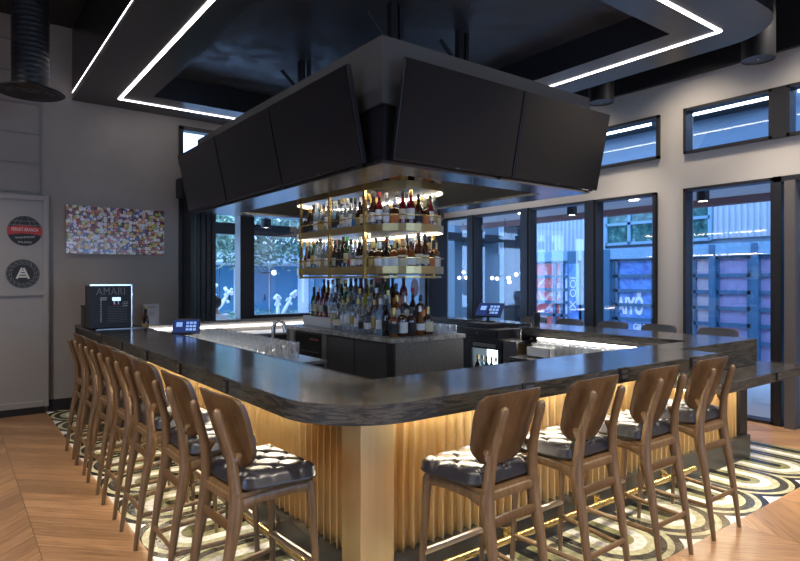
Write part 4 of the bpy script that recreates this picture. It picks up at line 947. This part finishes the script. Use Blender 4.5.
cl_ = thing('steel_column', 'dark square steel column in the yard outside the second tall window', 'column', (10.2, 9.25, 0)); obj('column_shaft', box(B(), -.10, .10, -.16, .16, 0, 3.6), m_dark, cl_); obj('column_foot', box(B(), -.16, .16, -.2, .2, 0, .03), m_dark, cl_)
m_globe = mat('glowing_glass_globe', (1, 1, 1), .4, 0, (1, .97, .93), 1.2)
def chandelier(name, label, x, pts, hub, zc):
    c = thing(name, label, 'light', hub)
    obj('drop_rod', tube(B(), [(0, 0, 0), (0, 0, 2.86 - hub[2])], .008, 6), m_dark, c)
    for (dy, dz) in pts:
        g_ = obj('globe', ball(B(), (0, dy, dz), .042, 2), m_globe, c, 'all')
        obj('globe_arm', tube(B(), [(0, 0, .1), (0, dy * .6, dz * .6 + .05), (0, dy, dz + .04)], .006, 6), m_dark, g_)
chandelier('globe_chandelier', 'pendant with six white globes hanging outside the second tall window', 9.0, [(-.45, .13), (-.30, .10), (-.12, -.05), (-.10, .03), (.22, .02), (.36, .03)], (9.0, yat(505, 9.0), 1.62), 0)
chandelier('globe_pendant', 'pendant with three white globes hanging outside the window nearest the room corner', 9.0, [(.12, -.02), (-.02, .10), (-.10, -.02)], (9.0, yat(463, 9.0), 1.68), 0)

# ------------------------------------------------------------------ outside: garden side
YB = 20.0
m_bdoor = mat('blue_painted_door', (.04, .15, .26), .5); m_wcol = mat('white_painted_column', (.68, .68, .73), .6)
gb = thing('garden_building', 'low blue and white building across the garden with tall blue doors', 'building', (0, 0, 0))
obj('wall', box(B(), 3, 17, YB, YB + .3, 0, 2.3), m_wcol, gb)
obj('eave', box(B(), 3, 17, YB - .9, YB + .2, 2.2, 2.55), mat('pale_blue_eave', (.42, .50, .60), .6), gb); obj('roof', box(B(), 3, 17, YB - .6, YB + 3, 2.55, 2.9), mat('blue_grey_roof', (.28, .34, .42), .6), gb)
for (u0, u1) in ((197, 218), (219, 233), (245, 268), (270, 297), (314, 322), (334, 345), (360, 372), (384, 400)):
    a, b = xat(u0, YB), xat(u1, YB); dd = obj('blue_door', box(B(), a, b, YB - .06, YB - .01, 0, 2.12), m_bdoor, gb)
    obj('door_handle', box(B(), b - .18, b - .14, YB - .1, YB - .06, .9, 1.1), m_dark, dd)
for u0 in (308, 340, 356, 380): a = xat(u0, YB); obj('blue_post', box(B(), a, a + .12, YB - .2, YB - .06, 0, 2.2), m_bdoor, gb)
def tree(name, label, c, spread_, n_leaf, seed, trunk):
    t = thing(name, label, 'tree', (c[0], c[1], 0)); rs = random.Random(seed); bm = B()
    for i in range(n_leaf):
        a = rs.uniform(0, 2 * pi); q = rs.random() ** .5; p = Vector((spread_[0] * q * cos(a), spread_[1] * q * sin(a), c[2] + spread_[2] * rs.uniform(-1, 1) * math.sqrt(max(.02, 1 - q * q * .8))))
        p += Vector((rs.gauss(0, .12), rs.gauss(0, .12), rs.gauss(0, .14)))
        s_ = rs.uniform(.05, .11); u = Vector((rs.gauss(0, 1), rs.gauss(0, 1), rs.gauss(0, 1))).normalized(); w_ = u.orthogonal().normalized()
        bm.faces.new([bm.verts.new(p + u * s_), bm.verts.new(p + w_ * s_ * .45), bm.verts.new(p - u * s_), bm.verts.new(p - w_ * s_ * .45)])
    obj('foliage', bm, m_leaf, t)
    bm = B(); tube(bm, [(trunk, 0, 0), (trunk + .05, .05, c[2] - spread_[2] * .3), (trunk * .5, 0, c[2] + .3)], [.12, .09, .04], 8); obj('trunk', bm, mat('grey_bark', (.12, .11, .10), .9), t)
m_leaf = mat('blue_green_leaves', (.10, .20, .12), .6); n = NT(m_leaf); (x, y, z), P = n.pos(); n.color(n.ramp(n.noise(P, 3.5, 4), [(.3, (.05, .13, .09)), (.55, (.20, .34, .26)), (.72, (.42, .55, .48))]))
tree('garden_tree', 'broad leafy tree over the garden behind the wide window', (6.9, 15.5, 3.15), (2.0, 1.3, 1.15), 8200, 3, 2.4)
tree('garden_tree', 'leafy tree over the garden beside the folded doors', (4.2, 13.4, 2.75), (.85, .8, .62), 3000, 4, -1.2)
def cactus(label, base, arms, seed):
    t = thing('branching_cactus', label, 'plant', base, group='pale branching cacti'); m_c = mat('pale_cactus', (.72, .74, .80), .8)
    rs = random.Random(seed)
    for pts in arms:
        bm = B(); tube(bm, pts, [.05] + [.045] * (len(pts) - 2) + [.035], 8)
        for k_ in range(9): ball(bm, (pts[-1][0] + rs.uniform(-.09, .09), pts[-1][1] + rs.uniform(-.06, .06), pts[-1][2] + rs.uniform(-.10, .07)), rs.uniform(.03, .055), 1)
        for k_ in range(4): ball(bm, (pts[-2][0] * .5 + pts[-1][0] * .5 + rs.uniform(-.06, .06), pts[-1][1], pts[-2][2] * .5 + pts[-1][2] * .5 + rs.uniform(-.08, .08)), rs.uniform(.03, .045), 1)
        obj('cactus_arm', bm, m_c, t, 'all')
    bm = B(); lathe(bm, [(.22, 0), (.3, .45), (.26, .45), (.2, .4)], 20); obj('plant_pot', bm, mat('grey_pot', (.3, .3, .32), .7), t, True)
ax = xat(213, 12.5)
cactus('pale branching cactus in the garden beside the folded doors', (ax, 12.5, .1), [[(0, 0, .4), (0, 0, .95), (.0, 0, 1.42)], [(0, 0, .8), (.18, 0, .98), (.36, 0, 1.26)], [(0, 0, .7), (-.1, .05, 1.0), (-.12, .05, 1.22)]], 1)
ax = xat(279, 12.5)
cactus('pale branching cactus in the garden behind the wide window', (ax, 12.5, .0), [[(0, 0, .4), (-.02, 0, .8), (-.05, 0, 1.22)], [(0, 0, .7), (.16, 0, .95), (.34, 0, 1.28)]], 2)
bm = B(); rs = random.Random(9)
def bush(label, c, r, n_leaf, seed):
    b = thing('garden_bush', label, 'bush', (c[0], c[1], 0), group='low bushes in the garden'); rs = random.Random(seed); bm = B()
    for i in range(n_leaf):
        u = Vector((rs.gauss(0, 1), rs.gauss(0, 1), rs.gauss(0, 1))).normalized(); p = Vector((u.x * r, u.y * r, c[2] + u.z * r * .7)) * 1.0 * rs.uniform(.75, 1.0); w_ = u.orthogonal().normalized(); s_ = .06
        up_ = Vector((rs.gauss(0, 1), rs.gauss(0, 1), rs.gauss(0, 1))).normalized()
        bm.faces.new([bm.verts.new(p + up_ * s_), bm.verts.new(p + w_ * .02), bm.verts.new(p - up_ * s_), bm.verts.new(p - w_ * .02)])
    obj('foliage', bm, m_leaf, b); bm = B(); tube(bm, [(0, 0, 0), (0, 0, c[2])], .03, 6); obj('stem', bm, m_dark, b)
bush('small leafy bush under the cactus by the folded doors', (xat(228, 13), 13, .75), .34, 500, 21); bush('small leafy bush behind the wide window by the blue doors', (xat(262, 13.5), 13.5, .7), .36, 500, 22); bush('small leafy bush near the end of the wide window', (xat(286, 15.2), 15.2, .66), .34, 500, 23)
def ptable(label, x, y):
    t = thing('patio_table', label, 'table', (x, y, 0), group='patio tables'); obj('table_top', box(B(), -.6, .6, -.35, .35, .74, .77, bev=.005), m_white, t)
    for sx in (-.5, .5):
        for sy in (-.28, .28): obj('leg', box(B(), sx - .02, sx + .02, sy - .02, sy + .02, 0, .74), m_dark, t)
ptable('white patio table outside the wide window nearest the mullion', xat(252, 11.6), 11.3); ptable('white patio table outside the wide window near the rack', xat(305, 13.2), 12.9)
bp = thing('globe_lamp', 'round white globe lamp on the blue garden doors', 'light', (xat(274, 18.9), 18.9, 1.42)); obj('globe', ball(B(), (0, 0, .45), .09, 2), m_globe, bp, 'all'); obj('lamp_bracket', box(B(), -.02, .02, .05, 1.0, .43, .47), m_dark, bp)
# seated guest outside, seen from behind
gx, gy = xat(215, 9.9), 9.9
bn = thing('garden_bench', 'low pale bench outside the garden opening with a seated guest', 'bench', (gx, gy + .05, 0)); obj('seat_board', box(B(), -.7, .7, -.2, .2, .40, .44), m_white, bn)
for sx in (-.6, .6): obj('leg', box(B(), sx - .03, sx + .03, -.18, .18, 0, .40), m_white, bn)
def skin(name, vs, es, rad, m, parent, sub=2):
    me = bpy.data.meshes.new(name); me.from_pydata(vs, es, []); o = bpy.data.objects.new(name, me); COL.objects.link(o); o.parent = parent
    o.modifiers.new('s', 'SKIN'); sm = o.modifiers.new('d', 'SUBSURF'); sm.levels = sm.render_levels = sub
    for v, r_ in zip(me.skin_vertices[0].data, rad): v.radius = (r_, r_) if not isinstance(r_, tuple) else r_
    me.skin_vertices[0].data[0].use_root = True; me.materials.append(m)
    dg = bpy.context.evaluated_depsgraph_get(); me2 = bpy.data.meshes.new_from_object(o.evaluated_get(dg)); o.modifiers.clear(); o.data = me2; me2.name = name
    me2.polygons.foreach_set('use_smooth', [True] * len(me2.polygons)); return o
pe = thing('person', 'person in a pale shirt with short dark hair seated outside facing the garden', 'person', (gx, gy, 0))
vs = [(0, 0, .52), (0, -.01, .72), (0, 0, .92), (0, .01, 1.0), (0, .02, 1.08), (0, .03, 1.17), (0, .04, 1.24),
      (.17, 0, .97), (.23, .08, .72), (.18, .30, .60), (-.17, 0, .97), (-.23, .08, .72), (-.18, .30, .60),
      (.10, .02, .52), (.12, .42, .50), (.12, .46, .10), (.12, .58, .04), (-.10, .02, .52), (-.12, .42, .50), (-.12, .46, .10), (-.12, .58, .04)]
es = [(0, 1), (1, 2), (2, 3), (3, 4), (4, 5), (5, 6), (2, 7), (7, 8), (8, 9), (2, 10), (10, 11), (11, 12), (0, 13), (13, 14), (14, 15), (15, 16), (0, 17), (17, 18), (18, 19), (19, 20)]
skin('body', vs, es, [.14, .13, .15, .10, .055, .085, .09, .075, .05, .035, .075, .05, .035, .09, .07, .045, .04, .09, .07, .045, .04], mat('skin_tone', (.45, .28, .2), .6), pe)
vs = [(0, 0, .54), (0, -.01, .72), (0, 0, .93), (0, .01, .99), (.17, 0, .97), (.23, .07, .76), (-.17, 0, .97), (-.23, .07, .76)]
skin('shirt', vs, [(0, 1), (1, 2), (2, 3), (2, 4), (4, 5), (2, 6), (6, 7)], [.17, .155, .175, .11, .095, .07, .095, .07], mat('pale_shirt', (.75, .76, .84), .8), pe)
obj('hair', ball(B(), (0, .01, 1.235), .112, 3, (1, 1, 1.05)), mat('dark_hair', (.015, .012, .012), .6), pe, 'all')
# garden porch strip over the opening
gp = thing('garden_porch', 'pale boarded porch ceiling with dark edge beam outside the garden opening', 'porch', (0, 0, 0))
obj('boarded_ceiling', box(B(), 1.8, 7.4, YF + .2, 10.3, 2.80, 2.86), m_board, gp); obj('edge_beam', box(B(), 1.8, 7.4, 10.2, 10.36, 2.42, 2.62), m_dark, gp)
for xx in (1.9, 7.2): obj('porch_post', box(B(), xx, xx + .12, 10.2, 10.34, 0, 2.8), m_dark, gp)
canlight(xat(266, 9.3), 9.3, 2.48, 'cylinder porch light outside the garden window beside the rack')
obj('light_stem', box(B(), -.02, .02, -.02, .02, .15, .33), m_dark, bpy.data.objects[[o.name for o in S.objects if o.get('label', '').startswith('cylinder porch light outside the garden')][0]])

# ------------------------------------------------------------------ light and camera
w = bpy.data.worlds.new('dusk_sky'); S.world = w; w.use_nodes = True
bg = w.node_tree.nodes['Background']; bg.inputs[0].default_value = (.42, .68, 1.14, 1); bg.inputs[1].default_value = 2.7
def spot(x, y, z, p, ang=95, blend=.8, col=(1, .90, .80), rad=.12, aim=None):
    l = bpy.data.lights.new('can_and_fill_beam', 'SPOT'); l.energy = p; l.spot_size = radians(ang); l.spot_blend = blend; l.color = col; l.shadow_soft_size = rad
    o = bpy.data.objects.new('can_and_fill_beam', l); COL.objects.link(o); o.location = (x, y, z)
    if aim: o.rotation_euler = (Vector(aim) - Vector((x, y, z))).to_track_quat('-Z', 'Y').to_euler()
    return o
for (xx, yy, p) in ((-.6, 6.3, 90), (-.6, 3.6, 110), (-.6, .8, 130), (2.0, .2, 130), (4.6, .2, 130), (6.5, .9, 110), (-2.6, 2.0, 120), (1.5, -2.2, 150), (5, -2.2, 120)):
    spot(xx, yy, 4.6, p * 1.65, 110, col=(1, .87, .73))  # unseen spots with no fixtures, added as general room fill
for yy in (2.64, 4.48): spot(6.6, yy, 3.84, 60, 100)
for yy in (2.2, 3.6, 5.4, 7.0): spot(6.6, yy, 4.5, 60, 120, col=(1, .88, .74))  # more added fill spots without fixtures, along the window side

cam = bpy.data.cameras.new('camera'); co = bpy.data.objects.new('camera', cam); COL.objects.link(co); S.camera = co
cam.sensor_width = 36; cam.lens = 594 / 800 * 36; co.location = (0, 0, 1.6); co.rotation_euler = (pi / 2, 0, -math.atan2(.603, .797))
cam.clip_start = .05; cam.clip_end = 100
S.view_settings.view_transform = 'Standard'; S.view_settings.look = 'None'; S.view_settings.exposure = 1.1; S.view_settings.gamma = 1.0
S.view_settings.use_curve_mapping = False
S.cycles.use_denoising = True; S.cycles.max_bounces = 8; S.cycles.transparent_max_bounces = 24; S.cycles.sample_clamp_indirect = 4.0
